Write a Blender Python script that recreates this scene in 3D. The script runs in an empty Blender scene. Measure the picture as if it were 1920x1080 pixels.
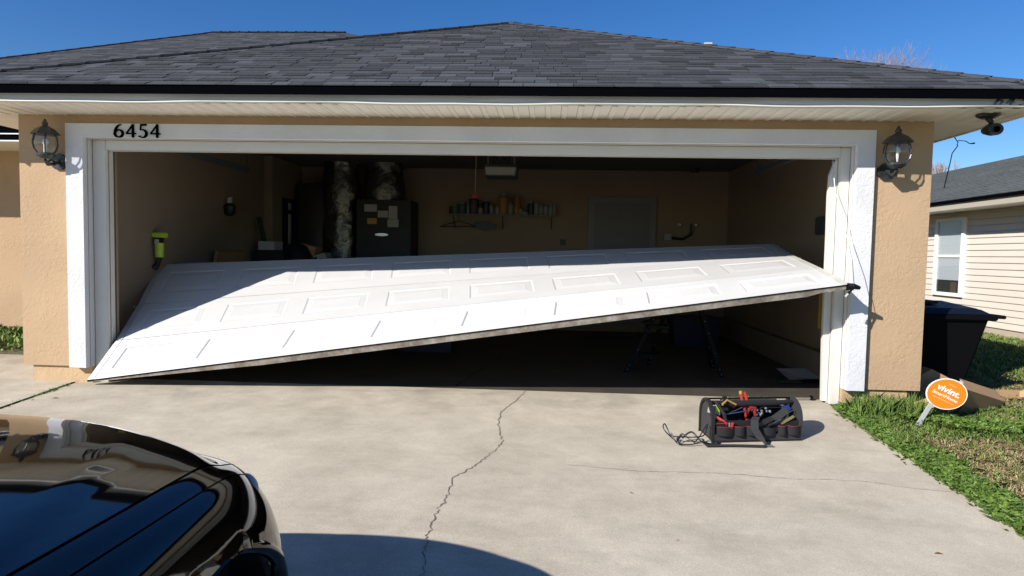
import bpy, bmesh, math, random
import numpy as np
from mathutils import Vector, Matrix
random.seed(7); rng = np.random.default_rng(7)
C = bpy.context.scene.collection
SC = bpy.context.scene
SX = 1.333          # the place is laid out a third wider than tall, as the photograph shows it

# ------------------------------------------------------------------ camera
cam = bpy.data.cameras.new('camera'); co = bpy.data.objects.new('camera', cam); C.objects.link(co)
cam.lens = 22.2; cam.sensor_width = 36; cam.clip_start = 0.05; cam.clip_end = 900
def cam_axes(y, p, r):
    f = Vector((math.sin(y)*math.cos(p), math.cos(y)*math.cos(p), math.sin(p)))
    x0 = Vector((math.cos(y), -math.sin(y), 0)); d0 = f.cross(x0)
    x = x0*math.cos(r) + d0*math.sin(r); d = f.cross(x)
    return x, -d, -f
ax, ay, az = cam_axes(-.0529, -.0532, -.0193)
M = Matrix((ax, ay, az)).transposed().to_4x4(); M.translation = Vector((0, -5.67, 1.288))
co.matrix_world = M; SC.camera = co
# ------------------------------------------------------------------ light
SUN = Vector((1.3, 1.2, -1.0)).normalized()
w = bpy.data.worlds.new('World'); SC.world = w; w.use_nodes = True
nt = w.node_tree; bg = nt.nodes['Background']; sky = nt.nodes.new('ShaderNodeTexSky')
sky.sky_type = 'NISHITA'; sky.sun_disc = False
sky.sun_elevation = math.asin(-SUN.z); sky.sun_rotation = math.atan2(-SUN.x, -SUN.y)
sky.air_density = 1.0; sky.dust_density = 0.0; sky.ozone_density = 4.5; sky.altitude = 0
hs = nt.nodes.new('ShaderNodeHueSaturation'); hs.inputs['Saturation'].default_value = 1.26; hs.inputs['Hue'].default_value = .510
nt.links.new(sky.outputs[0], hs.inputs['Color']); nt.links.new(hs.outputs[0], bg.inputs[0]); bg.inputs[1].default_value = 0.088
sl = bpy.data.lights.new('sun', 'SUN'); sl.energy = 5.0; sl.angle = math.radians(.5); sl.color = (1, .95, .88)
so = bpy.data.objects.new('sun', sl); C.objects.link(so); so.rotation_euler = SUN.to_track_quat('-Z', 'Y').to_euler(); so.location = (-8, -8, 8)
SC.view_settings.view_transform = 'Standard'; SC.view_settings.look = 'None'
SC.view_settings.exposure = 0.5; SC.view_settings.gamma = 1.0
SC.cycles.max_bounces = 8; SC.cycles.diffuse_bounces = 4; SC.cycles.use_denoising = True
SC.cycles.sample_clamp_indirect = 6

# ------------------------------------------------------------------ materials
MATS = {}
def mat(name, col, rough=.6, metal=0, var=0, vscale=4, bump=0, bscale=60, bdist=.01, spec=.5, coat=0, col2=None, fine=0, fscale=300, detail=6, stretch=None):
    if name in MATS: return MATS[name]
    m = bpy.data.materials.new(name); m.use_nodes = True; t = m.node_tree; N = t.nodes; L = t.links
    b = N['Principled BSDF']; b.inputs['Roughness'].default_value = rough; b.inputs['Metallic'].default_value = metal
    b.inputs['Specular IOR Level'].default_value = spec; b.inputs['Coat Weight'].default_value = coat; b.inputs['Coat Roughness'].default_value = .02
    b.inputs['Base Color'].default_value = (*col, 1)
    tc = N.new('ShaderNodeTexCoord'); vec = tc.outputs['Object']
    if stretch:
        mp = N.new('ShaderNodeMapping'); mp.inputs['Scale'].default_value = stretch; L.new(vec, mp.inputs[0]); vec = mp.outputs[0]
    out = None
    if var or col2:
        n = N.new('ShaderNodeTexNoise'); n.inputs['Scale'].default_value = vscale; n.inputs['Detail'].default_value = detail; L.new(vec, n.inputs['Vector'])
        r = N.new('ShaderNodeValToRGB'); r.color_ramp.elements[0].position = .32; r.color_ramp.elements[1].position = .68
        c2 = col2 or tuple(c*(1+var) for c in col); c1 = col if col2 else tuple(c*(1-var) for c in col)
        r.color_ramp.elements[0].color = (*c1, 1); r.color_ramp.elements[1].color = (*c2, 1)
        L.new(n.outputs['Fac'], r.inputs[0]); out = r.outputs[0]
    if fine:
        n = N.new('ShaderNodeTexNoise'); n.inputs['Scale'].default_value = fscale; n.inputs['Detail'].default_value = 2; L.new(vec, n.inputs['Vector'])
        mr = N.new('ShaderNodeMapRange'); mr.inputs[1].default_value = .3; mr.inputs[2].default_value = .7; mr.inputs[3].default_value = 1-fine; mr.inputs[4].default_value = 1+fine
        L.new(n.outputs['Fac'], mr.inputs[0]); mx = N.new('ShaderNodeVectorMath'); mx.operation = 'SCALE'
        if out: L.new(out, mx.inputs[0])
        else: mx.inputs[0].default_value = col
        L.new(mr.outputs[0], mx.inputs['Scale']); out = mx.outputs[0]
    if out: L.new(out, b.inputs['Base Color'])
    if bump:
        n = N.new('ShaderNodeTexNoise'); n.inputs['Scale'].default_value = bscale; n.inputs['Detail'].default_value = 5; L.new(vec, n.inputs['Vector'])
        bp = N.new('ShaderNodeBump'); bp.inputs['Strength'].default_value = bump; bp.inputs['Distance'].default_value = bdist
        L.new(n.outputs['Fac'], bp.inputs['Height']); L.new(bp.outputs[0], b.inputs['Normal'])
    MATS[name] = m; return m
def stucco(name, col, s=26, strength=.7):
    m = mat(name, col, .9, var=.07, vscale=1.6, spec=.2)
    t = m.node_tree; N = t.nodes; L = t.links; tc = [n for n in N if n.type == 'TEX_COORD'][0]
    n1 = N.new('ShaderNodeTexNoise'); n1.inputs['Scale'].default_value = s; n1.inputs['Detail'].default_value = 6; n1.inputs['Distortion'].default_value = .8
    r = N.new('ShaderNodeValToRGB'); r.color_ramp.elements[0].position = .40; r.color_ramp.elements[1].position = .60
    n2 = N.new('ShaderNodeTexNoise'); n2.inputs['Scale'].default_value = 170; n2.inputs['Detail'].default_value = 3
    ad = N.new('ShaderNodeMath'); ad.operation = 'MULTIPLY_ADD'; ad.inputs[1].default_value = .35
    L.new(tc.outputs['Object'], n1.inputs['Vector']); L.new(tc.outputs['Object'], n2.inputs['Vector'])
    L.new(n1.outputs['Fac'], r.inputs[0]); L.new(n2.outputs['Fac'], ad.inputs[0]); L.new(r.outputs[0], ad.inputs[2])
    bp = N.new('ShaderNodeBump'); bp.inputs['Strength'].default_value = strength; bp.inputs['Distance'].default_value = .006
    nm = N.new('ShaderNodeTexNoise'); nm.inputs['Scale'].default_value = 4; nm.inputs['Detail'].default_value = 4; L.new(tc.outputs['Object'], nm.inputs['Vector'])
    mk = N.new('ShaderNodeMapRange'); mk.inputs[1].default_value = .35; mk.inputs[2].default_value = .65; mk.inputs[3].default_value = .15; L.new(nm.outputs['Fac'], mk.inputs[0])
    mu = N.new('ShaderNodeMath'); mu.operation = 'MULTIPLY'; L.new(ad.outputs[0], mu.inputs[0]); L.new(mk.outputs[0], mu.inputs[1])
    L.new(mu.outputs[0], bp.inputs['Height']); L.new(bp.outputs[0], N['Principled BSDF'].inputs['Normal'])
    return m
TAN = stucco('tan_stucco', (.43, .30, .185), 30, .4); WST = stucco('white_stucco', (.60, .605, .625), 34, .38)
WHITE = mat('white_trim', (.62, .60, .55), .45, var=.03, vscale=3, fine=.02)
SOFF = mat('soffit_vinyl', (.82, .78, .68), .5, var=.04, vscale=6)
FASC = mat('fascia_white', (.72, .74, .77), .4, var=.03, vscale=2)
DRIP = mat('black_drip', (.0022, .0025, .0035), .9, spec=0)
DOORW = mat('door_white', (.605, .60, .59), .38, var=.025, vscale=2.5, fine=.015, fscale=90, bump=.05, bscale=240, bdist=.002)
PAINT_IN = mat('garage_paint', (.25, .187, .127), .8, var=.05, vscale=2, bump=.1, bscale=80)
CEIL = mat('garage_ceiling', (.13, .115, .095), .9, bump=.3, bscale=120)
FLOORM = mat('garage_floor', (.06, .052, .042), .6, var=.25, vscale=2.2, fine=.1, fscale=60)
BLK = mat('black_plastic', (.012, .012, .014), .45); BLKM = mat('black_metal', (.004, .0045, .005), .6, spec=.15)
FAB = mat('black_fabric', (.007, .0065, .0075), .85, fine=.35, fscale=350); FABG = mat('grey_fabric', (.026, .025, .028), .85, fine=.2, fscale=350)
RED = mat('red_plastic', (.24, .014, .014), .5); YEL = mat('yellow_plastic', (.45, .27, .03), .5); LIME = mat('lime_plastic', (.48, .66, .06), .45)
STEEL = mat('steel', (.55, .55, .54), .3, metal=1); RUST = mat('dirty_aluminium', (.34, .31, .27), .55, metal=.35, col2=(.17, .14, .11), vscale=9, fine=.2, fscale=40)
GALV = mat('galvanised_track', (.13, .14, .14), .5, metal=.7); CARD = mat('cardboard', (.42, .25, .12), .85, var=.1, vscale=5)
PAPER = mat('white_paper', (.4, .4, .38), .8); FOIL = mat('foil_wrap', (.19, .19, .17), .38, metal=1, bump=.6, bscale=14, bdist=.03)
BLUE = mat('blue_plastic', (.012, .03, .16), .5); NAVY = mat('navy_plastic', (.006, .012, .05), .5); ORANGE = mat('orange_print', (1.0, .22, .006), .45); SIGNW = mat('sign_white', (.85, .84, .8), .5)

# ------------------------------------------------------------------ mesh helpers (all in world coordinates)
class MB:
    def __init__(s): s.v = []; s.f = []
    def add(s, vs, fs):
        o = len(s.v); s.v += [tuple(map(float, p)) for p in vs]; s.f += [tuple(i+o for i in f) for f in fs]; return s
    def box(s, x0, x1, y0, y1, z0, z1):
        return s.add([(x0,y0,z0),(x1,y0,z0),(x1,y1,z0),(x0,y1,z0),(x0,y0,z1),(x1,y0,z1),(x1,y1,z1),(x0,y1,z1)],
                     [(0,3,2,1),(4,5,6,7),(0,1,5,4),(1,2,6,5),(2,3,7,6),(3,0,4,7)])
    def hexa(s, p):   # 8 points, bottom ring then top ring
        return s.add(p, [(0,3,2,1),(4,5,6,7),(0,1,5,4),(1,2,6,5),(2,3,7,6),(3,0,4,7)])
    def obox(s, c, a, b, n):   # centre and three half vectors
        c, a, b, n = map(Vector, (c, a, b, n))
        return s.hexa([c-a-b-n, c+a-b-n, c+a+b-n, c-a+b-n, c-a-b+n, c+a-b+n, c+a+b+n, c-a+b+n])
    def tube(s, pts, r, n=8, sx=1, caps=True):
        pts = [Vector(p) for p in pts]; rs = r if isinstance(r, (list, tuple)) else [r]*len(pts); rings = []
        for i, p in enumerate(pts):
            t = (pts[min(i+1, len(pts)-1)] - pts[max(i-1, 0)]).normalized()
            u = t.cross(Vector((0, 0, 1)));
            if u.length < .05: u = t.cross(Vector((0, 1, 0)))
            u.normalize(); v = t.cross(u); ring = []
            for k in range(n):
                a = 2*math.pi*k/n; q = u*math.cos(a)*rs[i] + v*math.sin(a)*rs[i]; q.x *= sx; ring.append(p+q)
            rings.append(ring)
        vs = [q for r_ in rings for q in r_]; fs = []
        for i in range(len(pts)-1):
            for k in range(n): fs.append((i*n+k, i*n+(k+1) % n, (i+1)*n+(k+1) % n, (i+1)*n+k))
        if caps: fs += [tuple(range(n-1, -1, -1)), tuple((len(pts)-1)*n+k for k in range(n))]
        return s.add(vs, fs)
    def lathe(s, c, prof, n=16, sx=SX, caps=True):   # prof: (radius, z)
        vs = []; fs = []
        for r, z in prof:
            for k in range(n): a = 2*math.pi*(k+.5)/n; vs.append((c[0]+r*sx*math.cos(a), c[1]+r*math.sin(a), c[2]+z))
        m = len(prof)
        for i in range(m-1):
            for k in range(n): fs.append((i*n+k, i*n+(k+1) % n, (i+1)*n+(k+1) % n, (i+1)*n+k))
        if caps: fs += [tuple(range(n-1, -1, -1)), tuple((m-1)*n+k for k in range(n))]
        return s.add(vs, fs)
    def poly(s, pts, d):   # planar outline extruded by vector d
        n = len(pts); d = Vector(d); a = [Vector(p) for p in pts]
        return s.add(a+[p+d for p in a], [tuple(range(n-1, -1, -1)), tuple(range(n, 2*n))]+[(i, (i+1) % n, n+(i+1) % n, n+i) for i in range(n)])
    def sheet(s, pts): return s.add(pts, [tuple(range(len(pts)))])
def smooth_path(P, n=5):
    P = [Vector(p) for p in P]; out = []
    for i in range(len(P)-1):
        a, b, c, d = P[max(i-1, 0)], P[i], P[i+1], P[min(i+2, len(P)-1)]
        for k in range(n):
            t = k/n; out.append(.5*((2*b)+(c-a)*t+(2*a-5*b+4*c-d)*t*t+(3*b-a-3*c+d)*t**3))
    return out+[P[-1]]
WL = {}
def wl(o): return WL.get(o.name, Vector((0, 0, 0))) if o else Vector((0, 0, 0))
def obj(name, mb, m, parent=None, smooth=False, kind=None, label=None, origin=None, recalc=True, bevel=0):
    org = Vector(origin) if origin is not None else wl(parent)
    me = bpy.data.meshes.new(name)
    me.from_pydata([Vector(p)-org for p in mb.v], [], mb.f)
    if recalc:
        b = bmesh.new(); b.from_mesh(me); bmesh.ops.recalc_face_normals(b, faces=b.faces)
        if bevel: bmesh.ops.bevel(b, geom=b.edges, offset=bevel, segments=2, affect='EDGES', clamp_overlap=True)
        b.to_mesh(me); b.free()
    me.materials.append(m); o = bpy.data.objects.new(name, me); C.objects.link(o)
    if parent: o.parent = parent
    o.location = org - wl(parent); WL[o.name] = org
    if smooth:
        me.polygons.foreach_set('use_smooth', [True]*len(me.polygons))
        if smooth != 'all':
            me.set_sharp_from_angle(angle=math.radians(38))
    if kind: o['kind'] = kind
    if label: o['label'] = label
    return o
def tag(o, label, cat, group=None):
    o['label'] = label; o['category'] = cat
    if group: o['group'] = group
    return o
def thing(name, label, cat, loc=(0, 0, 0), group=None):
    o = bpy.data.objects.new(name, None); C.objects.link(o); o.location = loc; o.empty_display_size = .1
    WL[o.name] = Vector(loc); return tag(o, label, cat, group)
def solo(name, mb, m, label, cat, group=None, **k):
    o = obj(name, mb, m, origin=k.pop('origin', mb.v[0]), **k); return tag(o, label, cat, group)
def text_mesh(body, size, loc, xdir, ydir, depth, bold=0, shear=0, sx=1.0):
    cu = bpy.data.curves.new('t', 'FONT'); cu.body = body; cu.size = size; cu.offset = bold; cu.shear = shear; cu.extrude = depth; cu.resolution_u = 4
    cu.align_x = 'CENTER'; cu.align_y = 'CENTER'; o = bpy.data.objects.new('t', cu); C.objects.link(o)
    bpy.context.view_layer.update(); me = bpy.data.meshes.new_from_object(o.evaluated_get(bpy.context.evaluated_depsgraph_get()))
    bpy.data.objects.remove(o); X = Vector(xdir); Y_ = Vector(ydir); Z_ = Vector((0, -1, 0)); mb = MB()
    mb.add([Vector(loc)+X*v.co.x*sx+Y_*v.co.y+Z_*v.co.z for v in me.vertices], [tuple(p.vertices) for p in me.polygons]); bpy.data.meshes.remove(me); return mb
K = .06
def gz(y): return K*min(y, 0)

# ------------------------------------------------------------------ ground
def ground_strip(name, x0, x1, y0, y1, dz, m, n=1):
    mb = MB(); ys = [y0] + [y for y in (0,) if y0 < y < y1] + [y1]
    for a, b in zip(ys, ys[1:]):
        mb.add([(x0, a, gz(a)+dz), (x1, a, gz(a)+dz), (x1, b, gz(b)+dz), (x0, b, gz(b)+dz)], [(0, 1, 2, 3)])
    return obj(name, mb, m, kind='structure')
SOIL = mat('soil', (.13, .10, .055), .95, col2=(.10, .12, .035), vscale=1.5, fine=.4, fscale=40, bump=.8, bscale=30, bdist=.03)
LAWNF = mat('far_lawn', (.10, .12, .035), .95, col2=(.17, .14, .07), vscale=.4, fine=.3, fscale=8)
ground_strip('ground', -300, 300, -60, 300, -.06, LAWNF)
ground_strip('lawn_soil', 2.5, 40, -5.2, 30, -.022, SOIL)
CONC = mat('driveway_concrete', (.45, .395, .305), .85, col2=(.545, .485, .38), vscale=1.5, fine=.15, fscale=150, bump=.35, bscale=110, bdist=.003, detail=9)
def stain(m):
    t = m.node_tree; N = t.nodes; L = t.links; b = N['Principled BSDF']; src = b.inputs['Base Color'].links[0].from_socket
    tc = [n for n in N if n.type == 'TEX_COORD'][0]
    mp = N.new('ShaderNodeMapping'); mp.inputs['Scale'].default_value = (.5, 1.6, 1); L.new(tc.outputs['Object'], mp.inputs[0])
    n = N.new('ShaderNodeTexNoise'); n.inputs['Scale'].default_value = 1.5; n.inputs['Detail'].default_value = 8; n.inputs['Roughness'].default_value = .7; L.new(mp.outputs[0], n.inputs['Vector'])
    r = N.new('ShaderNodeValToRGB'); r.color_ramp.elements[0].position = .5; r.color_ramp.elements[1].position = .72; r.color_ramp.elements[0].color = (1, 1, 1, 1); r.color_ramp.elements[1].color = (.80, .79, .78, 1); L.new(n.outputs['Fac'], r.inputs[0])
    mx = N.new('ShaderNodeMix'); mx.data_type = 'RGBA'; mx.blend_type = 'MULTIPLY'; mx.inputs[0].default_value = 1; L.new(src, mx.inputs[6]); L.new(r.outputs[0], mx.inputs[7])
    n2 = N.new('ShaderNodeTexVoronoi'); n2.inputs['Scale'].default_value = 95; L.new(tc.outputs['Object'], n2.inputs['Vector'])
    r2 = N.new('ShaderNodeValToRGB'); r2.color_ramp.elements[0].position = .1; r2.color_ramp.elements[1].position = .16; r2.color_ramp.elements[0].color = (1.25, 1.25, 1.2, 1); r2.color_ramp.elements[1].color = (1, 1, 1, 1); L.new(n2.outputs['Distance'], r2.inputs[0])
    m2 = N.new('ShaderNodeMix'); m2.data_type = 'RGBA'; m2.blend_type = 'MULTIPLY'; m2.inputs[0].default_value = 1; L.new(mx.outputs[2], m2.inputs[6]); L.new(r2.outputs[0], m2.inputs[7])
    n3 = N.new('ShaderNodeTexNoise'); n3.inputs['Scale'].default_value = 6; n3.inputs['Detail'].default_value = 10; n3.inputs['Roughness'].default_value = .75; L.new(tc.outputs['Object'], n3.inputs['Vector'])
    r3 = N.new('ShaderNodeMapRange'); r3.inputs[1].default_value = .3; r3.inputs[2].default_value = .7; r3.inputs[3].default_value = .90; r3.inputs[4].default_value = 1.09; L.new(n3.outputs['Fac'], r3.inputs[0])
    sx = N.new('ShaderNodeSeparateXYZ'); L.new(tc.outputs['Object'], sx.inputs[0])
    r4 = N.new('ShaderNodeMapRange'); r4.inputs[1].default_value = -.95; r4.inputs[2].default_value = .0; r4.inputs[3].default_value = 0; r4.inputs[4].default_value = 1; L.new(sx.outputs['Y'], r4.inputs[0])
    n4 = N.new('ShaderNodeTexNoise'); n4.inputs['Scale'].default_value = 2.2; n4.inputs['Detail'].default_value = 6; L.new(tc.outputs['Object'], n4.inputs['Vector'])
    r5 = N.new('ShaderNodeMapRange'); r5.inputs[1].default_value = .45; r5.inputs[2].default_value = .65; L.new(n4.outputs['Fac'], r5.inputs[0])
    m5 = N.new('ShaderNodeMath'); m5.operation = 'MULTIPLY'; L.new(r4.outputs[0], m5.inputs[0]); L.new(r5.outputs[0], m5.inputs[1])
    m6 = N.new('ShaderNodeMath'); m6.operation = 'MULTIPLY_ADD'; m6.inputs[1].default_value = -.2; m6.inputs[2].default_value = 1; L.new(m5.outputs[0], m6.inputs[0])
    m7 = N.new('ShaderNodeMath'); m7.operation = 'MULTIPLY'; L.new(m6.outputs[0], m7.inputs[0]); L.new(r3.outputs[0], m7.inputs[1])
    sc3 = N.new('ShaderNodeVectorMath'); sc3.operation = 'SCALE'; L.new(m2.outputs[2], sc3.inputs[0]); L.new(m7.outputs[0], sc3.inputs['Scale'])
    L.new(sc3.outputs[0], b.inputs['Base Color'])
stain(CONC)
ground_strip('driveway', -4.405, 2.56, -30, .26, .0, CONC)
ground_strip('walkway', -12, -4.44, -9, 1.35, .004, CONC)
ground_strip('joint_dirt', -4.45, -4.39, -9, .05, -.012, SOIL)
ground_strip('street', -60, 60, -40, -30.2, -.02, mat('asphalt', (.05, .05, .05), .9))
def ribbon(name, pts, wd, z, m, parent=None, jag=.25):
    P = []
    for a, b in zip(pts, pts[1:]):
        for i in range(9):
            t = i/9; P.append((a[0]+(b[0]-a[0])*t+random.gauss(0, 1)*.007, a[1]+(b[1]-a[1])*t+random.gauss(0, 1)*.004))
    P.append(pts[-1]); mb = MB(); vs = []
    for i, p in enumerate(P):
        q = P[min(i+1, len(P)-1)]; o = P[max(i-1, 0)]; dx, dy = q[0]-o[0], q[1]-o[1]; l = math.hypot(dx, dy) or 1
        ww = wd*random.uniform(.5, 1.5); vs += [(p[0]-dy/l*ww, p[1]+dx/l*ww, gz(p[1])+z), (p[0]+dy/l*ww, p[1]-dx/l*ww, gz(p[1])+z)]
    mb.add(vs, [(2*i, 2*i+2, 2*i+3, 2*i+1) for i in range(len(P)-1)]); return obj(name, mb, m, parent, kind='structure')
CRK = mat('crack_brown', (.19, .155, .115), 1)  # dull brown tone of the open crack line itself
crk = [(-.168,.229),(-.22,-.075),(-.345,-.462),(-.343,-.84),(-.282,-1.184),(-.373,-1.477),(-.447,-1.649),(-.553,-1.828),(-.546,-2.084),(-.567,-2.287),(-.58,-2.439),(-.571,-2.577),(-.551,-2.752),(-.517,-2.949),(-.5,-3.6)]
ribbon('driveway_crack', crk, .003, .003, CRK)
ribbon('driveway_crack', [(.175,-1.555),(.637,-1.617),(.945,-1.605),(1.149,-1.604),(1.379,-1.624),(1.57,-1.648),(1.837,-1.64),(2.061,-1.652),(2.251,-1.721),(2.5,-1.758)], .0016, .003, mat('hairline', (.24, .2, .15), 1))

# ------------------------------------------------------------------ house
house = thing('house', 'tan stucco house with dark shingle roof and white framed double garage opening', 'house', (0, 0, 0))
XL, XR = -4.91, 3.30; ZS = 2.50
def hb(name, m, *b, **k):
    mb = MB()
    for q in b: mb.box(*q)
    return obj(name, mb, m, house, **k)
hb('garage_wall', TAN, (XL, -4.259, 0, .2, .16, ZS), label='left pier of tan stucco beside the garage opening')
hb('garage_wall', TAN, (2.650, XR, 0, .2, .16, ZS), label='right pier of tan stucco beside the garage opening')
hb('garage_wall', TAN, (-4.259, 2.650, 0, .2, 2.285, ZS), label='stucco strip above the garage opening')
hb('side_wall', TAN, (XR-.2, XR, .2, 12, .16, ZS)); hb('side_wall', TAN, (XL, XL+.2, .2, 2.85, .0, ZS))
hb('foundation_block', mat('base_stucco', (.47, .33, .19), .9, var=.08, bump=.6, bscale=50), (-4.84, -4.259, .03, .2, -.06, .16)); hb('foundation_block', MATS['base_stucco'], (2.650, 3.21, .03, .2, -.06, .16))
hb('foundation_block', MATS['base_stucco'], (3.05, 3.23, .2, 12, -.06, .16))
# stucco band round the opening
hb('stucco_band', WST, (-4.42, -4.257, -.055, .0695, .155, 2.408), (-4.257, 2.648, -.055, .0695, 2.283, 2.408), (2.648, 2.797, -.055, .0695, .155, 2.408))
# white moulded casing, stepped
def casing(name, a, b, y0, y1, t0, t1, zb=0.0):   # a..b width range from the outer edge on both sides
    mb = MB(); xl0, xl1, xr0, xr1 = a[0], a[1], b[0], b[1]
    mb.box(xl0, xl1, y0, y1, zb, t1); mb.box(xr0, xr1, y0, y1, zb, t1); mb.box(xl1, xr0, y0, y1, t0, t1)
    return obj(name, mb, WHITE, house, bevel=.006)
casing('casing_face', (-4.257, -4.128), (2.56, 2.648), .07, .18, 2.19, 2.283, .0)
casing('casing_bead', (-4.2565, -4.249), (2.640, 2.6475), .0, .012, 2.274, 2.2825, .16)
casing('door_stop', (-4.127, -4.120), (2.552, 2.559), .105, .125, 2.182, 2.189, .0)
mb = MB(); P = [(2.545, .13, 2.17), (2.50, .13, 2.05), (2.492, .13, 1.85), (2.497, .13, 1.5), (2.50, .13, .6), (2.515, .13, .02)]
for a, b in zip(P, P[1:]): mb.hexa([(b[0], .12, b[2]), (2.56, .12, b[2]), (2.56, .17, b[2]), (b[0], .16, b[2]), (a[0], .12, a[2]), (2.56, .12, a[2]), (2.56, .17, a[2]), (a[0], .16, a[2])])
obj('weather_seal', mb, WHITE, house, label='white weather seal peeling away from the right jamb')
# soffit: one panel per ridge
YS = -.49
sp = MB(); pw = .135; n = 0
x = XL-.66
soffp = None
while x < 3.86:
    mb = MB(); a, b = x+.0015, min(x+pw-.0015, 3.86)
    mb.hexa([(a, YS+.012, ZS-.004), (b, YS+.012, ZS-.004), (b, .0, ZS-.004), (a, .0, ZS-.004), (a+.0, YS+.012, ZS+.012), (b, YS+.012, ZS+.012), (b, .0, ZS+.012), (a, .0, ZS+.012)])
    mb.hexa([(a, YS+.012, ZS-.004), (a+.045, YS+.012, ZS-.012), (a+.045, -.001, ZS-.012), (a, -.001, ZS-.004), (a, YS+.012, ZS+.01), (a+.05, YS+.012, ZS+.01), (a+.05, -.001, ZS+.01), (a, -.001, ZS+.01)])
    obj('soffit_panel', mb, SOFF, house); x += pw
hb('soffit_backing', mat('dark_gap', (.10, .085, .06), .9), (XL-.66, 3.86, YS+.01, .0, ZS+.014, ZS+.03))
hb('side_soffit', SOFF, (XR, 3.86, .002, 12, ZS-.002, ZS+.02)); hb('side_soffit', SOFF, (XL-.66, XL, .002, 2.6, ZS-.002, ZS+.02))
# fascia with slightly wavy lower lip, then the black drip edge
hb('fascia', FASC, (XL-.68, 3.88, YS-.012, YS+.01, ZS+.010, 2.566))
mb = MB(); xs = np.linspace(XL-.68, 3.88, 60); prev = None
for xa, xb in zip(xs, xs[1:]):
    za = ZS+.004+.006*math.sin(xa*2.1)+.003*math.sin(xa*6); zb_ = ZS+.004+.006*math.sin(xb*2.1)+.003*math.sin(xb*6)
    mb.hexa([(xa, YS-.048, za-.010), (xb, YS-.048, zb_-.010), (xb, YS+.012, zb_-.010), (xa, YS+.012, za-.010), (xa, YS-.048, za-.001), (xb, YS-.048, zb_-.001), (xb, YS+.01, zb_+.006), (xa, YS+.01, za+.006)])
obj('fascia_lip', mb, WHITE, house)
hb('side_fascia', FASC, (3.86, 3.885, YS-.012, 12, ZS-.01, 2.56))
mb = MB(); mb.poly([(XL-.72, YS-.01, 2.566), (XL-.72, YS-.10, 2.548), (XL-.72, YS-.11, 2.606), (XL-.72, YS-.01, 2.645)], (3.98-XL+.72, 0, 0)); obj('drip_edge', mb, DRIP, house)
hb('drip_edge', DRIP, (3.93, 4.0, YS-.10, 12, 2.55, 2.612))
# ---- roof
roofg = MB(); E0 = YS-.115
EL, ER, PK = Vector((-5.62, E0, 2.615)), Vector((4.05, E0, 2.615)), Vector((-.56, 3.0, 4.40))
PKB = Vector((-.56, 10, 4.40))
roofg.sheet([EL, ER, PK]); roofg.sheet([ER, Vector((4.05, 14, 2.615)), PKB, PK]); roofg.sheet([PK, PKB, Vector((-5.62, 10, 2.615)), EL])
RD = mat('roof_felt', (.035, .037, .042), .95)
roof = obj('roof', roofg, RD, house, recalc=False)
SH = [mat('shingle_%s' % n, c, .95, spec=.15, fine=.4, fscale=160, bump=.5, bscale=260, bdist=.002) for n, c in
      (('charcoal', (.052, .055, .061)), ('slate', (.062, .066, .073)), ('pale', (.078, .083, .092)), ('dark', (.041, .043, .048)))]
def shingle_rows(A, B, up, rows, lim, expo, wmin, wmax, nrm, lift=.012, hmax=None):
    """A..B eave, up = unit vector up the slope; lim(h) -> (x0, x1); yields hexahedra"""
    out = []
    for r in range(rows):
        h0 = r*expo
        if hmax and h0+expo > hmax: break
        l0, l1 = lim(h0); k0, k1 = lim(h0+expo)
        if l1-l0 < .08: break
        x = l0 - random.uniform(0, wmax)
        while x < l1:
            wd = random.uniform(wmin, wmax); a, b = x+.003, x+wd-.003; x += wd
            a0, b0 = max(a, l0), min(b, l1); a1, b1 = max(a, k0), min(b, k1)
            if b0-a0 < .03: continue
            if a1 > b1: a1 = b1 = (k0 if b0 < k0+1e-6 else (k1 if a0 > k1-1e-6 else (a0+b0)/2))
            th = lift*random.choice((.55, .55, 1.0, 1.15)); 
            def P(xx, h, t): return Vector((xx, A.y, A.z)) + up*h + nrm*t
            out.append(([P(a0, h0, .001), P(b0, h0, .001), P(b1, h0+expo+.012, .0005), P(a1, h0+expo+.012, .0005), P(a0, h0, th), P(b0, h0, th), P(b1, h0+expo+.012, .003), P(a1, h0+expo+.012, .003)], a0, b0, h0))
    return out
slope = (Vector((PK.x, PK.y, PK.z))-Vector((PK.x, E0, 2.615))); HL = slope.length; up = slope.normalized(); nr = Vector((0, -up.z, up.y))
def lim(h): t = min(h/HL, 1); return (EL.x+(PK.x-EL.x)*t, ER.x+(PK.x-ER.x)*t)
tiles = shingle_rows(EL, ER, up, 44, lim, .118, .12, .32, nr, hmax=HL+.1)
groups = {}
for i, (vs, a, b, h) in enumerate(tiles):
    mm = random.choices(SH, (5, 5, 2, 3))[0]
    if i < 290: obj('shingle', MB().hexa(vs), mm, roof)
    else: groups.setdefault(mm.name, MB()).hexa(vs)
for k, g in groups.items(): obj('upper_shingles', g, MATS[k], roof, kind='stuff')
def hipcaps(P0, P1, n, nname='hip_cap', wd=.11):
    d = (P1-P0); L_ = d.length; d.normalize(); sidev = d.cross(Vector((0, 0, 1))).normalized(); upv = sidev.cross(d).normalized()
    st = L_/n
    for i in range(n):
        a = P0+d*(i*st); b = P0+d*(i*st+st*1.15); mb = MB(); t0, t1 = .022, .014
        q = [a-sidev*wd-upv*.03, a, a+sidev*wd-upv*.03, b+sidev*wd-upv*.03, b, b-sidev*wd-upv*.03]
        T = [p+upv*(t0 if j < 3 else t1) for j, p in enumerate(q)]
        mb.add(q+T, [(6,7,10,11), (7,8,9,10), (0,1,7,6), (1,2,8,7), (0,6,11,5), (2,3,9,8)]); obj(nname, mb, random.choice(SH[:2]), roof)
hipcaps(ER, PK, 30); hipcaps(EL, PK, 30); hipcaps(PK, PKB, 24)
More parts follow.
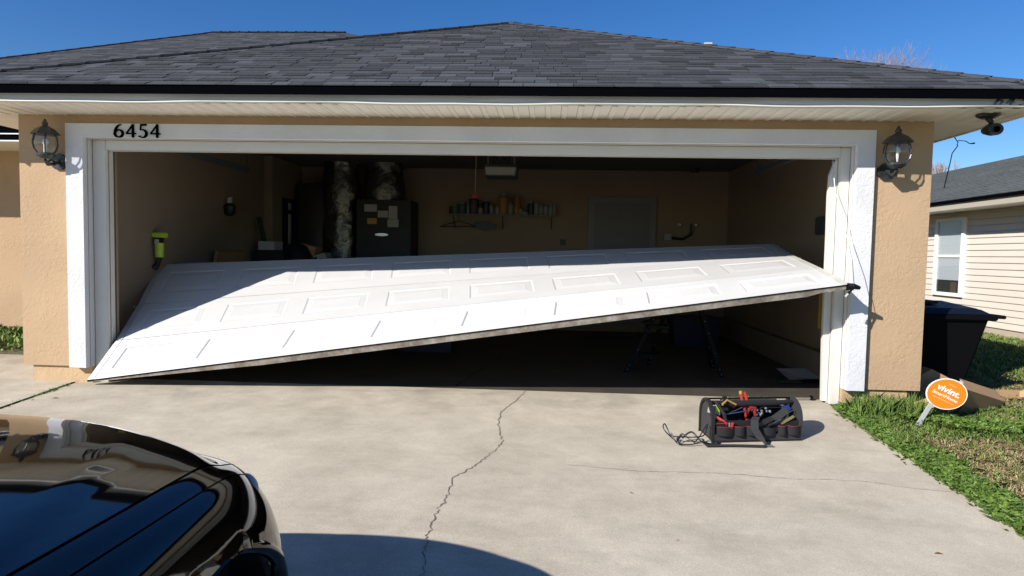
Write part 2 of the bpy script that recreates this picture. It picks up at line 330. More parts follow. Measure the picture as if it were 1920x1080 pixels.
hb('roof_flashing', mat('flashing', (.5, .45, .36), .5), (1.62, 1.70, 1.22, 1.26, 3.545, 3.562))
# main roof behind and to the left
ma, mbp, mc = Vector((-13.8, 1.9, 2.76)), Vector((-7.35, 8, 6.0)), Vector((-4.45, 8, 6.0))
mr = MB(); mr.sheet([ma, Vector((3, 1.9, 2.76)), mc, mbp]); mr.sheet([ma, mbp, Vector((-13.8, 16, 2.76))]); mr.sheet([mc, Vector((1.2, 8+5.0, 3.2)), Vector((1.2, 8-5, 3.2))])
mr.sheet([mbp, mc, Vector((0, 15, 2.5)), Vector((-13.8, 16, 2.76))])
mroof = obj('roof', mr, RD, house, recalc=False, label='rear hip roof rising behind the garage roof')
s2 = mbp - Vector((mbp.x, 1.9, 2.76)); HL2 = Vector((0, s2.y, s2.z)).length; up2 = Vector((0, s2.y, s2.z)).normalized(); nr2 = Vector((0, -up2.z, up2.y))
def lim2(h): t = min(h/HL2, 1); return (ma.x+(mbp.x-ma.x)*t, -2.0+(mc.x+2.0)*t)
groups = {}
for vs, a, b, h in shingle_rows(Vector((0, 1.9, 2.76)), None, up2, 60, lim2, .118, .16, .38, nr2, lift=.009, hmax=HL2):
    groups.setdefault(random.choices(SH, (4, 4, 2, 2))[0].name, MB()).hexa(vs)
for k, g in groups.items(): obj('rear_shingles', g, MATS[k], mroof, kind='stuff')
roof = mroof; hipcaps(ma, mbp, 40, 'hip_cap'); hipcaps(mbp, mc, 14, 'ridge_cap')
hb('rear_roof_drip', DRIP, (-14, XL-.01, 1.80, 1.87, 2.66, 2.78)); hb('rear_roof_fascia', DRIP, (-14, XL-.01, 1.83, 1.86, 2.57, 2.64)); hb('rear_fascia_bead', FASC, (-14, XL-.01, 1.81, 1.86, 2.64, 2.655), (-14, XL-.01, 1.82, 1.86, 2.555, 2.57)); hb('rear_roof_soffit', SOFF, (-14, XL, 1.86, 2.88, 2.60, 2.62))
hb('entry_wall', TAN, (-14, XL, 2.88, 3.05, .1, 2.62)); hb('entry_wall_ledge', mat('dark_wood', (.07, .035, .02), .8), (-9, XL, 2.82, 2.88, .08, .13))
# ---- garage interior
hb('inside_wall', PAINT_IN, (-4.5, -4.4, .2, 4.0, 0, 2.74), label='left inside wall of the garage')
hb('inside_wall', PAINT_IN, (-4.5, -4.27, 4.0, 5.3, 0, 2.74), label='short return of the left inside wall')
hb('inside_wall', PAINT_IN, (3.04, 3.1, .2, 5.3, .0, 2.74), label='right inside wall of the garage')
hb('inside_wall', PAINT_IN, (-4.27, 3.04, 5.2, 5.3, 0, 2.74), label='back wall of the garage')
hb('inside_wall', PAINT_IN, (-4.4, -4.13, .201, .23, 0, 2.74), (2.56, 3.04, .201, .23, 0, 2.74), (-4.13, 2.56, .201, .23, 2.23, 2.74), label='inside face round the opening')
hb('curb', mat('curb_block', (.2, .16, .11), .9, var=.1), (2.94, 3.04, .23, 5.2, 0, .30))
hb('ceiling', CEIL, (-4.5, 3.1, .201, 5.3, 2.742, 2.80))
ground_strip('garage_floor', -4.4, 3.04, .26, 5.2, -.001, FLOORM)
ribbon('floor_crack', [(-.85, .35), (-.7, 1.3), (-.55, 2.2), (-.5, 3.2)], .006, .003, mat('floor_crack_dark', (.03, .03, .03), 1))
d = MB(); d.box(.80, 1.74, 5.150, 5.19, .14, 2.19); dr = obj('interior_door', d, mat('door_paint', (.13, .13, .13), .5), house)
hb('door_casing', mat('casing_paint', (.17, .165, .16), .5), (.70, .80, 5.14, 5.2, .1, 2.29), (1.74, 1.84, 5.14, 5.2, .1, 2.29), (.80, 1.74, 5.14, 5.2, 2.19, 2.29))
for (a, b) in ((.86, 1.24), (1.30, 1.68)):
    for (c_, e) in ((.3, 1.0), (1.1, 2.1)): obj('door_panel', MB().box(a, b, 5.142, 5.15, c_, e), MATS['door_paint'], dr)
o = MB(); o.box(.23, .33, 5.185, 5.2, 1.46, 1.56); obj('outlet_plate', o, BLK, house)
o = MB(); o.lathe((2.38, 4.8, 2.67), [(.05, 0), (.06, .03), (.06, .07)], 14); obj('smoke_detector', o, BLK, house)

# ---- house numbers: stroke digits with thick and thin lines
def stroke(mb, pts, ws, y0, y1, org, s, sx):
    P = [Vector((org[0]+p[0]*s*sx, org[1]+p[1]*s)) for p in pts]; L_, R_ = [], []
    for i, p in enumerate(P):
        t = (P[min(i+1, len(P)-1)]-P[max(i-1, 0)]).normalized(); n_ = Vector((-t.y, t.x)); L_.append(p+n_*ws[i]*s*.5); R_.append(p-n_*ws[i]*s*.5)
    k = len(P); vs = [(q.x, y0, q.y) for q in L_]+[(q.x, y0, q.y) for q in R_]+[(q.x, y1, q.y) for q in L_]+[(q.x, y1, q.y) for q in R_]
    fs = [(i, i+1, k+i+1, k+i) for i in range(k-1)]+[(i, i+1, 2*k+i+1, 2*k+i) for i in range(k-1)]+[(k+i, k+i+1, 3*k+i+1, 3*k+i) for i in range(k-1)]+[(0, k, 3*k, 2*k), (k-1, 2*k-1, 4*k-1, 3*k-1)]
    mb.add(vs, fs)
def arc(cx, cy, rx, ry, a0, a1, n=14): return [(cx+rx*math.cos(math.radians(a0+(a1-a0)*i/n)), cy+ry*math.sin(math.radians(a0+(a1-a0)*i/n))) for i in range(n+1)]
def digit(c, mb, ox, oz, s, y0, y1, sx=SX*.92):
    if c == '6':
        a = arc(.30, .30, .25, .27, 110, 470, 26); stroke(mb, a, [.09+.09*abs(math.cos(math.radians(110+360*i/26))) for i in range(27)], y0, y1, (ox, oz), s, sx)
        stroke(mb, arc(.50, .32, .44, .66, 176, 95, 12), [.17, .17, .17, .16, .15, .14, .12, .11, .10, .08, .07, .06, .04], y0, y1, (ox, oz), s, sx)
    if c == '4':
        stroke(mb, [(.43, 0), (.43, 1)], [.16, .15], y0, y1, (ox, oz), s, sx); stroke(mb, [(.02, .33), (.2, .60), (.42, .95)], [.07, .08, .09], y0-.0005, y1, (ox, oz), s, sx)
        stroke(mb, [(.0, .30), (.62, .30)], [.09, .09], y0-.001, y1, (ox, oz), s, sx)
    if c == '5':
        stroke(mb, arc(.26, .30, .26, .29, 100, -125, 18), [.07+.12*max(0, math.cos(math.radians(100-12.5*i))) for i in range(19)], y0, y1, (ox, oz), s, sx)
        stroke(mb, [(.13, .55), (.17, .95)], [.07, .07], y0-.0005, y1, (ox, oz), s, sx); stroke(mb, [(.14, .94), (.52, .97)], [.13, .13], y0-.001, y1, (ox, oz), s, sx)
        mb.lathe((ox+.08*s*sx, (y0+y1)/2, oz+.1*s), [(.07*s, -.03*s), (.09*s, 0), (.07*s, .05*s)], 8)
num = thing('house_number', 'black serif house number 6454 on the white band above the garage door', 'house number', (-3.72, -.06, 2.34))
for i, c in enumerate('6454'):
    mb = MB(); digit(c, mb, -3.95+i*.114, 2.281, .121, -.068, -.056); obj('digit', mb, DRIP, num)
gn = thing('loose_number', 'tilted wire numerals 645 hanging on the white fascia at the right corner', 'house number', (3.5, YS-.015, 2.55))
NUMM = mat('tarnished_metal', (.25, .26, .29), .3, metal=.8)
for c, ox in zip('645', (3.44, 3.525, 3.625)):
    mb = MB(); digit(c, mb, ox, 2.512, .075, YS-.03, YS-.015)
    mb.v = [(v[0]+(v[2]-2.512)*.45, v[1], v[2]) for v in mb.v]; obj('digit', mb, NUMM, gn)

# ------------------------------------------------------------------ wall lanterns
GL = bpy.data.materials.new('lantern_glass'); GL.use_nodes = True; t = GL.node_tree; t.nodes.remove(t.nodes['Principled BSDF'])
tr = t.nodes.new('ShaderNodeBsdfTransparent'); tr.inputs[0].default_value = (.86, .88, .9, 1); gl = t.nodes.new('ShaderNodeBsdfGlossy'); gl.inputs['Roughness'].default_value = .03
mx = t.nodes.new('ShaderNodeMixShader'); fr = t.nodes.new('ShaderNodeFresnel'); fr.inputs[0].default_value = 1.7
gg = t.nodes.new('ShaderNodeNewGeometry'); inv = t.nodes.new('ShaderNodeMath'); inv.operation = 'SUBTRACT'; inv.inputs[0].default_value = 1; t.links.new(gg.outputs['Backfacing'], inv.inputs[1]); mu_ = t.nodes.new('ShaderNodeMath'); mu_.operation = 'MULTIPLY'; t.links.new(fr.outputs[0], mu_.inputs[0]); t.links.new(inv.outputs[0], mu_.inputs[1]); t.links.new(mu_.outputs[0], mx.inputs[0]); t.links.new(tr.outputs[0], mx.inputs[1]); t.links.new(gl.outputs[0], mx.inputs[2]); t.links.new(mx.outputs[0], t.nodes['Material Output'].inputs[0])
IRON = mat('dark_iron', (.05, .053, .056), .3, metal=.5, var=.3, vscale=30)
def lantern(x, label):
    y = -.17; L0 = thing('wall_lantern', label, 'wall lamp', (x, 0, 2.1), 'carriage lanterns beside the garage door')
    mb = MB(); mb.lathe((x, y, 2.28), [(.092, .0), (.087, .014), (.06, .052), (.03, .072), (.016, .085), (.022, .1), (.014, .115), (.006, .14)], 6); obj('cap', mb, IRON, L0, bevel=0)
    mb = MB(); mb.lathe((x, y, 2.115), [(.052, 0), (.074, .035), (.084, .08), (.082, .12), (.070, .168)], 24, caps=False); obj('glass_globe', mb, GL, L0, smooth='all')
    for k in range(6):
        a = math.pi/3*k; mb = MB(); pts = []
        for r, z in ((.054, 0), (.077, .035), (.087, .08), (.085, .12), (.072, .168)): pts.append((x+r*SX*math.cos(a), y+r*math.sin(a), 2.115+z))
        mb.tube(pts, .0065, 5); obj('rib', mb, IRON, L0)
    mb = MB(); mb.lathe((x, y, 2.085), [(.03, -.02), (.05, .0), (.06, .012), (.06, .026), (.052, .032)], 18); obj('base_ring', mb, IRON, L0)
    mb = MB(); mb.lathe((x, y, 2.12), [(.012, 0), (.012, .07), (.02, .09), (.016, .12), (.004, .135)], 10); obj('candle_bulb', mb, mat('bulb', (.75, .72, .62), .25), L0)
    mb = MB(); mb.tube([(x, y, 2.09), (x, y-.005, 2.05), (x, y+.03, 2.02), (x, y+.09, 2.03), (x, -.02, 2.07)], [.02, .012, .016, .014, .018], 8, sx=SX); mb.tube([(x, y+.02, 2.04), (x, y+.06, 2.065), (x, y+.1, 2.055)], .007, 6); obj('scroll_arm', mb, IRON, L0)
    mb = MB(); mb.poly([(x+.062*SX*math.cos(math.pi*k/4+.39), -.001, 2.06+.075*math.sin(math.pi*k/4+.39)) for k in range(8)], (0, -.022, 0)); obj('backplate', mb, IRON, L0)
lantern(-4.515, 'black carriage lantern on the left stucco pier near the house number')
lantern(2.915, 'black carriage lantern on the right stucco pier near the security camera')

# ------------------------------------------------------------------ fallen garage door
TH = .045
Pl = [Vector((-4.225, -.085, .045)), Vector((-4.083, 0.115, 0.391)), Vector((-4.259, 0.720, 0.692)), Vector((-4.502, 1.460, 1.090)), Vector((-4.38, 2.1, 1.11))]
Qr = [Vector((2.513, -.32, 1.096)), Vector((2.490, .2, 1.216)), Vector((2.501, 0.860, 1.326)), Vector((2.532, 1.550, 1.463)), Vector((2.47, 2.1, 1.36))]
door = thing('garage_door', 'white sectional garage door off its tracks, left corner down on the driveway', 'garage door', (-.8, 0, .6))
def secpt(i, s, t, n=0.):
    a = Pl[i].lerp(Qr[i], s); b = Pl[i+1].lerp(Qr[i+1], s); p = a.lerp(b, t)
    du = (Pl[i].lerp(Pl[i+1], t)-Qr[i].lerp(Qr[i+1], t)); dv = b-a; nn = dv.cross(du).normalized()
    if nn.z < 0: nn = -nn
    return p+nn*n
ncol = 8; m0 = .024; gap = .029
for i in range(4):
    cells = []; fw = (1-2*m0-(ncol-1)*gap)/ncol
    sb = [0, m0]
    for c in range(ncol): sb += [m0+c*(fw+gap)+fw] + ([m0+c*(fw+gap)+fw+gap] if c < ncol-1 else [])
    sb += [1]; tb = [.006, .24, .78, .994]; mb = MB()
    for a in range(len(sb)-1):
        for b in range(3):
            panel = (a % 2 == 1) and b == 1
            if panel: continue
            nseg = max(1, int((sb[a+1]-sb[a])/.02))
            mb.add([secpt(i, sb[a], tb[b]), secpt(i, sb[a+1], tb[b]), secpt(i, sb[a+1], tb[b+1]), secpt(i, sb[a], tb[b+1])], [(0, 1, 2, 3)])
    # back and rims
    for a in range(16):
        s0, s1 = a/16, (a+1)/16
        mb.add([secpt(i, s0, .006, -TH), secpt(i, s1, .006, -TH), secpt(i, s1, .994, -TH), secpt(i, s0, .994, -TH)], [(0, 1, 2, 3)])
        for tt in (.006, .994): mb.add([secpt(i, s0, tt), secpt(i, s1, tt), secpt(i, s1, tt, -TH), secpt(i, s0, tt, -TH)], [(0, 1, 2, 3)])
    for ss in (0, 1): mb.add([secpt(i, ss, .006), secpt(i, ss, .994), secpt(i, ss, .994, -TH), secpt(i, ss, .006, -TH)], [(0, 1, 2, 3)])
    sec = obj('door_section', mb, DOORW, door, recalc=False)
    if i == 3: 
        sb = []
    for a in range(1, len(sb)-1, 2):
        s0, s1, t0, t1 = sb[a], sb[a+1], tb[1], tb[2]; mb = MB(); rings = []
        for ins, tin, dep in ((0, 0, 0), (.0022, .025, -.0055), (.0100, .10, -.0020), (.0118, .12, -.0005)):
            r = []
            for (ss, tt) in ((s0+ins, t0+tin), (s1-ins, t0+tin), (s1-ins, t1-tin), (s0+ins, t1-tin)): r.append(secpt(i, ss, tt, dep*(2.2 if i == 0 else 1)))
            rings.append(r)
        vs = [p for r in rings for p in r]; fs = []
        for k in range(3):
            for q in range(4): fs.append((k*4+q, k*4+(q+1) % 4, (k+1)*4+(q+1) % 4, (k+1)*4+q))
        fs.append((12, 13, 14, 15)); mb.add(vs, fs); obj('raised_panel', mb, DOORW, sec, recalc=False)
    for s0, s1 in ((0, .009), (.991, 1)):
        mb = MB(); mb.hexa([secpt(i, s0, .01, .0008), secpt(i, s1, .01, .0008), secpt(i, s1, .99, .0008), secpt(i, s0, .99, .0008), secpt(i, s0, .01, .004), secpt(i, s1, .01, .004), secpt(i, s1, .99, .004), secpt(i, s0, .99, .004)])
        obj('end_stile', mb, mat('stile', (.5, .49, .46), .5, var=.1, vscale=10), sec)
for i in range(1, 3):
    mb = MB()
    for k in range(24):
        s0, s1 = k/24, (k+1)/24; a, b = Pl[i].lerp(Qr[i], s0), Pl[i].lerp(Qr[i], s1)
        mb.hexa([a+Vector((0, -.002, -.02)), b+Vector((0, -.002, -.02)), b+Vector((0, .002, -.02)), a+Vector((0, .002, -.02)), a+Vector((0, -.002, -.0015)), b+Vector((0, -.002, -.0015)), b+Vector((0, .002, -.0015)), a+Vector((0, .002, -.0015))])
    obj('section_joint', mb, BLK, door)
for i in range(4):
    for ss, dx in ((-.004, -.03), (1.004, .03)):
        p = secpt(i, 0 if ss < 0 else 1, .96, -.02); mb = MB(); mb.tube([p, p+Vector((dx*1.6, 0, 0))], .007, 6); mb.tube([p+Vector((dx*1.2, 0, 0)), p+Vector((dx*1.8, 0, 0))], .018, 12); obj('edge_roller', mb, STEEL if i else BLKM, door)
# bottom rail and weather strip
mb = MB(); n = 40
for k in range(n):
    s0, s1 = k/n, (k+1)/n; a, b = Pl[0].lerp(Qr[0], s0), Pl[0].lerp(Qr[0], s1); o1, o2 = Vector((0, .004, -.008)), Vector((0, .012, -.062))
    w0 = .3+.7*min(1, s0*4); w1 = .3+.7*min(1, s1*4); w0 = w0 if s0 < .97 else .75; w1 = w1 if s1 < .97 else .55
    mb.hexa([a+o2*w0, b+o2*w1, b+o2*w1+Vector((0, .035, 0)), a+o2*w0+Vector((0, .035, 0)), a+o1*w0, b+o1*w1, b+o1*w1+Vector((0, .03, 0)), a+o1*w0+Vector((0, .03, 0))])
obj('bottom_rail', mb, RUST, door)
mb = MB()
for k in range(n):
    s0, s1 = k/n, (k+1)/n; a, b = Pl[0].lerp(Qr[0], s0)+Vector((0, -.004, 0)), Pl[0].lerp(Qr[0], s1)+Vector((0, -.004, 0))
    mb.hexa([a+Vector((0, 0, -.009)), b+Vector((0, 0, -.009)), b+Vector((0, .02, -.009)), a+Vector((0, .02, -.009)), a, b, b+Vector((0, .02, 0)), a+Vector((0, .02, 0))])
obj('rail_edge', mb, DRIP, door)
tip = Qr[0]
mb = MB(); mb.tube([tip+Vector((-.02, .02, -.01)), tip+Vector((.03, 0, -.018)), tip+Vector((.075, -.01, -.03))], [.02, .024, .014], 8); mb.obox(tip+Vector((.0, .03, -.03)), (.03, 0, 0), (0, .03, 0), (0, 0, .02)); obj('corner_bracket', mb, BLKM, door)
mb = MB(); mb.tube([tip+Vector((.02, -.01, -.03)), tip+Vector((-.035, -.03, -.085))], .0085, 8); rs = obj('roller_shaft', mb, BLKM, door)
mb = MB(); mb.tube([tip+Vector((-.03, -.028, -.08)), tip+Vector((-.052, -.036, -.105))], .01, 8); obj('roller', mb, PAPER, rs)
for s in (.3, .62): pass
mb = MB(); mb.tube([(2.49, .06, 2.16), (2.505, .02, 1.9), (2.53, -.12, 1.6), (2.555, -.24, 1.3), tip+Vector((.03, 0, .0))], .0028, 5)
solo('lift_cable', mb, STEEL, 'thin steel lift cable hanging from header to the raised door corner', 'cable')
mb = MB(); mb.tube([(-.98, 3.0, 2.9-.16), (-.985, 3.0, 2.4), (-.99, 3.0, 2.10)], .006, 6)
pc = thing('release_cord', 'opener release cord with red triangular handle hanging above the shelf', 'pull cord', (-.98, 3, 2.74))
obj('cord', mb, mat('cord', (.35, .25, .2), .8), pc); mb = MB(); mb.poly([(-1.05, 2.99, 2.045), (-.93, 2.99, 2.045), (-.99, 2.99, 2.13)], (0, .02, 0)); obj('handle', mb, RED, pc)
# opener
op = thing('garage_opener', 'garage door opener with pale lens cover hung from the ceiling', 'door opener', (-.63, 3, 2.74))
mb = MB(); mb.hexa([(-.86, 2.95, 2.36), (-.42, 2.95, 2.36), (-.42, 3.3, 2.34), (-.86, 3.3, 2.34), (-.86, 2.95, 2.5), (-.42, 2.95, 2.5), (-.42, 3.3, 2.52), (-.86, 3.3, 2.52)]); obj('housing', mb, mat('opener_grey', (.08, .08, .08), .6), op, bevel=.01)
mb = MB(); mb.hexa([(-.83, 2.90, 2.36), (-.45, 2.90, 2.36), (-.43, 2.95, 2.35), (-.85, 2.95, 2.35), (-.85, 2.88, 2.46), (-.43, 2.88, 2.46), (-.42, 2.95, 2.47), (-.86, 2.95, 2.47)]); obj('lens_cover', mb, mat('lens', (.26, .25, .20), .4), op, bevel=.008)
for x in (-.82, -.46):
    mb = MB(); mb.box(x-.012, x+.012, 3.02, 3.04, 2.5, 2.74); obj('hanger_strap', mb, GALV, op)
mb = MB(); mb.box(-.66, -.62, .3, 3.0, 2.56, 2.6); obj('rail', mb, GALV, op)
mb = MB()
for k in range(5): mb.tube([(-.8+.08*k, 2.98, 2.5), (-.74+.06*k, 2.96, 2.62), (-.66+.03*k, 3.0, 2.56), (-.5, 3, 2.66)], .006, 5)
obj('wires', mb, BLK, op)
mb = MB(); mb.box(-.4, .45, 3.3, 3.36, 2.70, 2.735); solo('ceiling_brace', mb, mat('lumber', (.35, .3, .24), .8), 'pale timber brace on the garage ceiling beside the opener', 'timber brace')
# tracks
def track(x, y0, y1, z, label):
    T = thing('door_track', label, 'door track', (x, y0, z))
    mb = MB(); mb.box(x-.006, x+.006, y0, y1, z-.05, z+.02); mb.box(x-.03, x+.0, y0, y1, z-.05, z-.044); mb.box(x-.03, x+.0, y0, y1, z+.014, z+.02); obj('rail', mb, GALV, T)
    mb = MB(); mb.box(x-.004, x+.004, y1-.08, y1-.05, z, 2.74); obj('hanger', mb, GALV, T)
track(-3.8, .3, 2.25, 2.31, 'left horizontal door track under the garage ceiling'); track(2.38, .3, 1.75, 2.3, 'right horizontal door track under the garage ceiling')

# ------------------------------------------------------------------ things in the garage
fc = thing('furnace', 'tall dark furnace cabinet with papers taped on its front', 'furnace', (-2.63, 4.45, 0))
mb = MB(); mb.box(-3.08, -2.19, 4.45, 5.05, 0, 2.13); obj('cabinet', mb, mat('furnace_enamel', (.006, .007, .008), .55), fc, bevel=.01)
for (a, b, c_, e, m_) in ((-2.95, -2.745, 1.934, 2.051, PAPER), (-2.73, -2.56, 1.842, 1.951, PAPER), (-2.55, -2.41, 1.82, 2.03, PAPER), (-2.57, -2.39, 1.69, 1.815, PAPER), (-2.9, -2.745, 1.735, 1.83, YEL)):
    obj('paper_label', MB().box(a, b, 4.443, 4.449, c_, e), m_, fc)
mb = MB(); mb.poly([(-2.666+.11*math.cos(a*.4488), 4.449, 1.566+.024*math.sin(a*.4488)) for a in range(14)], (0, -.006, 0)); obj('badge', mb, STEEL, fc)
def wrinkled(cx, cy, r, z0, z1, n=40, k=40, amp=.03):
    mb = MB(); vs = []
    ph = [(random.uniform(0, 6.28), random.randint(-9, 9), random.uniform(-30, 30)) for _ in range(10)]
    for i in range(k+1):
        z = z0+(z1-z0)*i/k; band = 1+.05*math.sin(z*9)
        for j in range(n):
            a = 2*math.pi*j/n; rr = r*band+amp*.5*sum(math.sin(p[0]+p[1]*a+p[2]*z) for p in ph)/6; vs.append((cx+rr*SX*math.cos(a), cy+rr*math.sin(a), z))
    mb.add(vs, [(i*n+j, i*n+(j+1) % n, (i+1)*n+(j+1) % n, (i+1)*n+j) for i in range(k) for j in range(n)]); return mb
dt = wrinkled(-3.42, 4.7, .22, .6, 2.74, amp=.03); solo('foil_duct', dt, FOIL, 'tall crinkled foil duct standing left of the dark furnace', 'duct', smooth=True)
dt = wrinkled(-2.70, 4.75, .24, 2.13, 2.74, amp=.03); solo('foil_duct', dt, FOIL, 'short foil wrapped duct on top of the dark furnace', 'duct', smooth=True)
mb = MB(); mb.lathe((-3.86, 4.85, 0), [(.26, 0), (.27, .05), (.27, 2.3), (.2, 2.4)], 24); solo('water_heater', mb, mat('heater_dark', (.03, .028, .026), .5), 'dark cylindrical tank in the corner left of the foil duct', 'water heater', smooth=True)
# shelf
sh = thing('wall_shelf', 'long wire shelf with cans and bottles on the back garage wall', 'shelf', (-.75, 5.0, 1.97))
mb = MB()
for y in np.linspace(4.92, 5.18, 8): mb.box(-1.62, .13, y-.003, y+.003, 1.945, 1.952)
mb.box(-1.62, .13, 4.915, 4.925, 1.93, 1.955); obj('wire_deck', mb, mat('shelf_wire', (.1, .12, .12), .5), sh)
for x in (-1.58, -.75, .08):
    mb = MB(); mb.tube([(x, 5.19, 1.72), (x, 4.94, 1.94)], .008, 6); obj('bracket', mb, GALV, sh)
CANC = {'green': (.03, .10, .05), 'grey': (.25, .26, .27), 'white': (.45, .45, .42), 'black': (.015, .015, .015), 'amber': (.6, .30, .04), 'navy': (.02, .03, .07), 'brown': (.1, .06, .03), 'silver': (.4, .4, .38)}
items = [(-1.56, .1, .15, 'green'), (-1.44, .09, .19, 'green'), (-1.33, .04, .2, 'white'), (-1.24, .09, .3, 'brown'), (-1.12, .05, .12, 'grey'), (-1.03, .07, .24, 'navy'), (-.94, .04, .17, 'silver'), (-.84, .05, .15, 'grey'), (-.74, .09, .36, 'amber'), (-.62, .05, .2, 'silver'), (-.51, .06, .34, 'amber'), (-.45, .04, .12, 'white'), (-.38, .07, .06, 'grey'), (-.27, .06, .22, 'navy'), (-.18, .05, .23, 'black'), (-.1, .04, .17, 'grey'), (-.02, .045, .18, 'white'), (.06, .045, .19, 'silver'), (.12, .03, .2, 'grey')]
desc = ['squat green tub at the left end of the shelf', 'tall green can second from the left on the shelf', 'slim white spray bottle behind the red cord handle', 'brown box behind the red cord handle on the shelf', 'short grey can right of the brown box', 'navy bottle left of the silver can on the shelf', 'silver can right of the navy bottle', 'grey jar left of the wide amber container', 'wide amber container under the opener on the shelf', 'silver can between the two amber containers', 'narrow amber bottle right of the opener', 'small white jar just right of the narrow amber bottle', 'very low grey tray on the middle of the shelf', 'navy bottle in the right half of the shelf', 'black spray can left of three pale cans', 'first grey can of the pale row at the right end', 'white can in the middle of the pale row at the right end', 'silver can third in the pale row at the right end', 'slim grey can last at the right end of the shelf']
for (x, r, h, cn), ds in zip(items, desc):
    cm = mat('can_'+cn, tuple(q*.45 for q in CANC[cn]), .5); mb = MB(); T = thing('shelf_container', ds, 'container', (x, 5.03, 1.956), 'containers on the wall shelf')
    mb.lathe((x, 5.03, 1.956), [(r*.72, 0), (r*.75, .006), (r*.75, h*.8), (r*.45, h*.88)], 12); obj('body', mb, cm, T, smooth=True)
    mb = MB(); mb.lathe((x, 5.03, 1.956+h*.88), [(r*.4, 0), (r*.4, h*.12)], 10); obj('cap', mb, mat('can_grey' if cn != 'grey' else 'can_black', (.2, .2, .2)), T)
mb = MB(); mb.tube([(-1.5, 4.98, 1.93), (-1.48, 4.98, 1.84), (-1.8, 4.98, 1.74), (-1.2, 4.98, 1.75), (-1.48, 4.98, 1.84)], .008, 6); solo('coat_hanger', mb, BLK, 'dark wire coat hanger hanging from the left part of the shelf', 'hanger')
hp = thing('hanging_bag', 'dark folded bags hanging beneath the shelf beside the coat hanger', 'bag', (-1.05, 5, 1.9))
for k in range(3): obj('fold', MB().obox((-1.12+.08*k, 5.02-.02*k, 1.78-.02*k), (.10, 0, .01), (0, .02, 0), (.0, 0, .05)), mat('bag_dark%d' % k, (.03, .045, .06), .5), hp, bevel=.008)
# dryer hookup
dh = thing('water_valve', 'black pipe loop and valves on the back wall right of the inner door', 'valve', (2.35, 5.19, 1.65))
mb = MB(); mb.tube([(2.05, 5.17, 1.62), (2.3, 5.15, 1.60), (2.42, 5.13, 1.68), (2.42, 5.13, 1.86)], .022, 8); obj('hose', mb, BLK, dh)
obj('valve_box', MB().box(1.98, 2.1, 5.12, 5.19, 1.58, 1.68), mat('box_grey', (.3, .29, .27), .6), dh)
for x in (2.24, 2.52): mb = MB(); mb.lathe((x, 5.15, 1.81), [(.02, 0), (.03, .01), (.03, .05)], 8); obj('tap', mb, STEEL, dh)
# items on the left wall
fl = thing('hedge_trimmer', 'lime green and black cordless tool leaning on the left garage wall', 'garden tool', (-4.3, 1.2, 1.2))
mb = MB(); mb.tube([(-4.33, 1.2, 1.18), (-4.33, 1.2, 1.34)], [.045, .05], 10); obj('body', mb, LIME, fl, smooth=True)
obj('battery', MB().box(-4.40, -4.26, 1.16, 1.26, 1.40, 1.455), LIME, fl, bevel=.01); obj('grip', MB().box(-4.375, -4.29, 1.17, 1.23, 1.34, 1.40), BLK, fl, bevel=.008); obj('label_plate', MB().box(-4.35, -4.31, 1.14, 1.16, 1.33, 1.38), PAPER, fl)
mb = MB(); mb.tube([(-4.33, 1.2, 1.18), (-4.35, 1.2, 1.10), (-4.39, 1.2, 1.06)], [.03, .025, .04], 8); obj('head', mb, BLK, fl)
ft = thing('flashlight', 'black flashlight holder mounted high on the left garage wall', 'flashlight', (-4.4, 2.78, 1.9))
mb = MB(); mb.lathe((-4.33, 2.78, 1.74), [(.035, 0), (.06, .03), (.07, .13), (.04, .17)], 12, sx=1.2); obj('head', mb, BLK, ft, smooth=True); mb = MB(); mb.lathe((-4.33, 2.78, 1.91), [(.03, 0), (.03, .06), (.035, .08)], 10, sx=1.2); obj('grip', mb, PAPER, ft)
fr_ = thing('wall_panel', 'narrow dark framed panel with pale strips on the left inside wall', 'wall panel', (-4.26, 4.6, 2))
obj('frame', MB().box(-4.27, -4.25, 4.35, 4.85, .9, 2.13), BLK, fr_); obj('strip', MB().box(-4.25, -4.24, 4.55, 4.65, 1.95, 2.06), PAPER, fr_); obj('strip', MB().box(-4.25, -4.24, 4.55, 4.65, 1.0, 1.88), PAPER, fr_)
# left corner clutter
cl = thing('garden_tool', 'dark green long handled tool leaning over the door at the left', 'garden tool', (-4.2, 3.6, 0))
mb = MB(); mb.tube([(-4.3, 3.6, 1.76), (-4.15, 3.5, 1.3), (-4.0, 3.4, .0)], .035, 8); obj('handle', mb, mat('dark_green', (.02, .035, .02), .6), cl)
cb = thing('storage_bin', 'dark bin with a white carton on it beside the left garage wall', 'bin', (-4.1, 3.6, 0))
obj('tub', MB().box(-4.3, -3.85, 3.4, 3.9, 0, 1.28), BLK, cb, bevel=.02); tag(obj('carton', MB().box(-4.22, -3.98, 3.4, 3.7, 1.285, 1.41), PAPER, origin=(-4.1, 3.5, 1.29)), 'small white carton on top of the dark bin', 'box')
mb = MB(); mb.obox((-4.1, 2.7, 1.0), (.03, 0, .12), (0, .04, 0), (-.3, 0, .12)); solo('wood_offcut', MB().obox((-4.28, 2.6, 1.0), (.02, 0, -.012), (0, .35, 0.0), (.05, 0, .26)), mat('raw_wood', (.3, .18, .08), .8), 'short raw wooden board leaning against the left garage wall', 'board')
mb = MB(); mb.lathe((-3.85, 3.9, 0), [(.2, 0), (.24, .5), (.22, 1.1), (.12, 1.35), (.02, 1.42)], 16); solo('black_sack', mb, BLK, 'lumpy black sack between the dark bin and the boxes', 'bag', smooth=True)
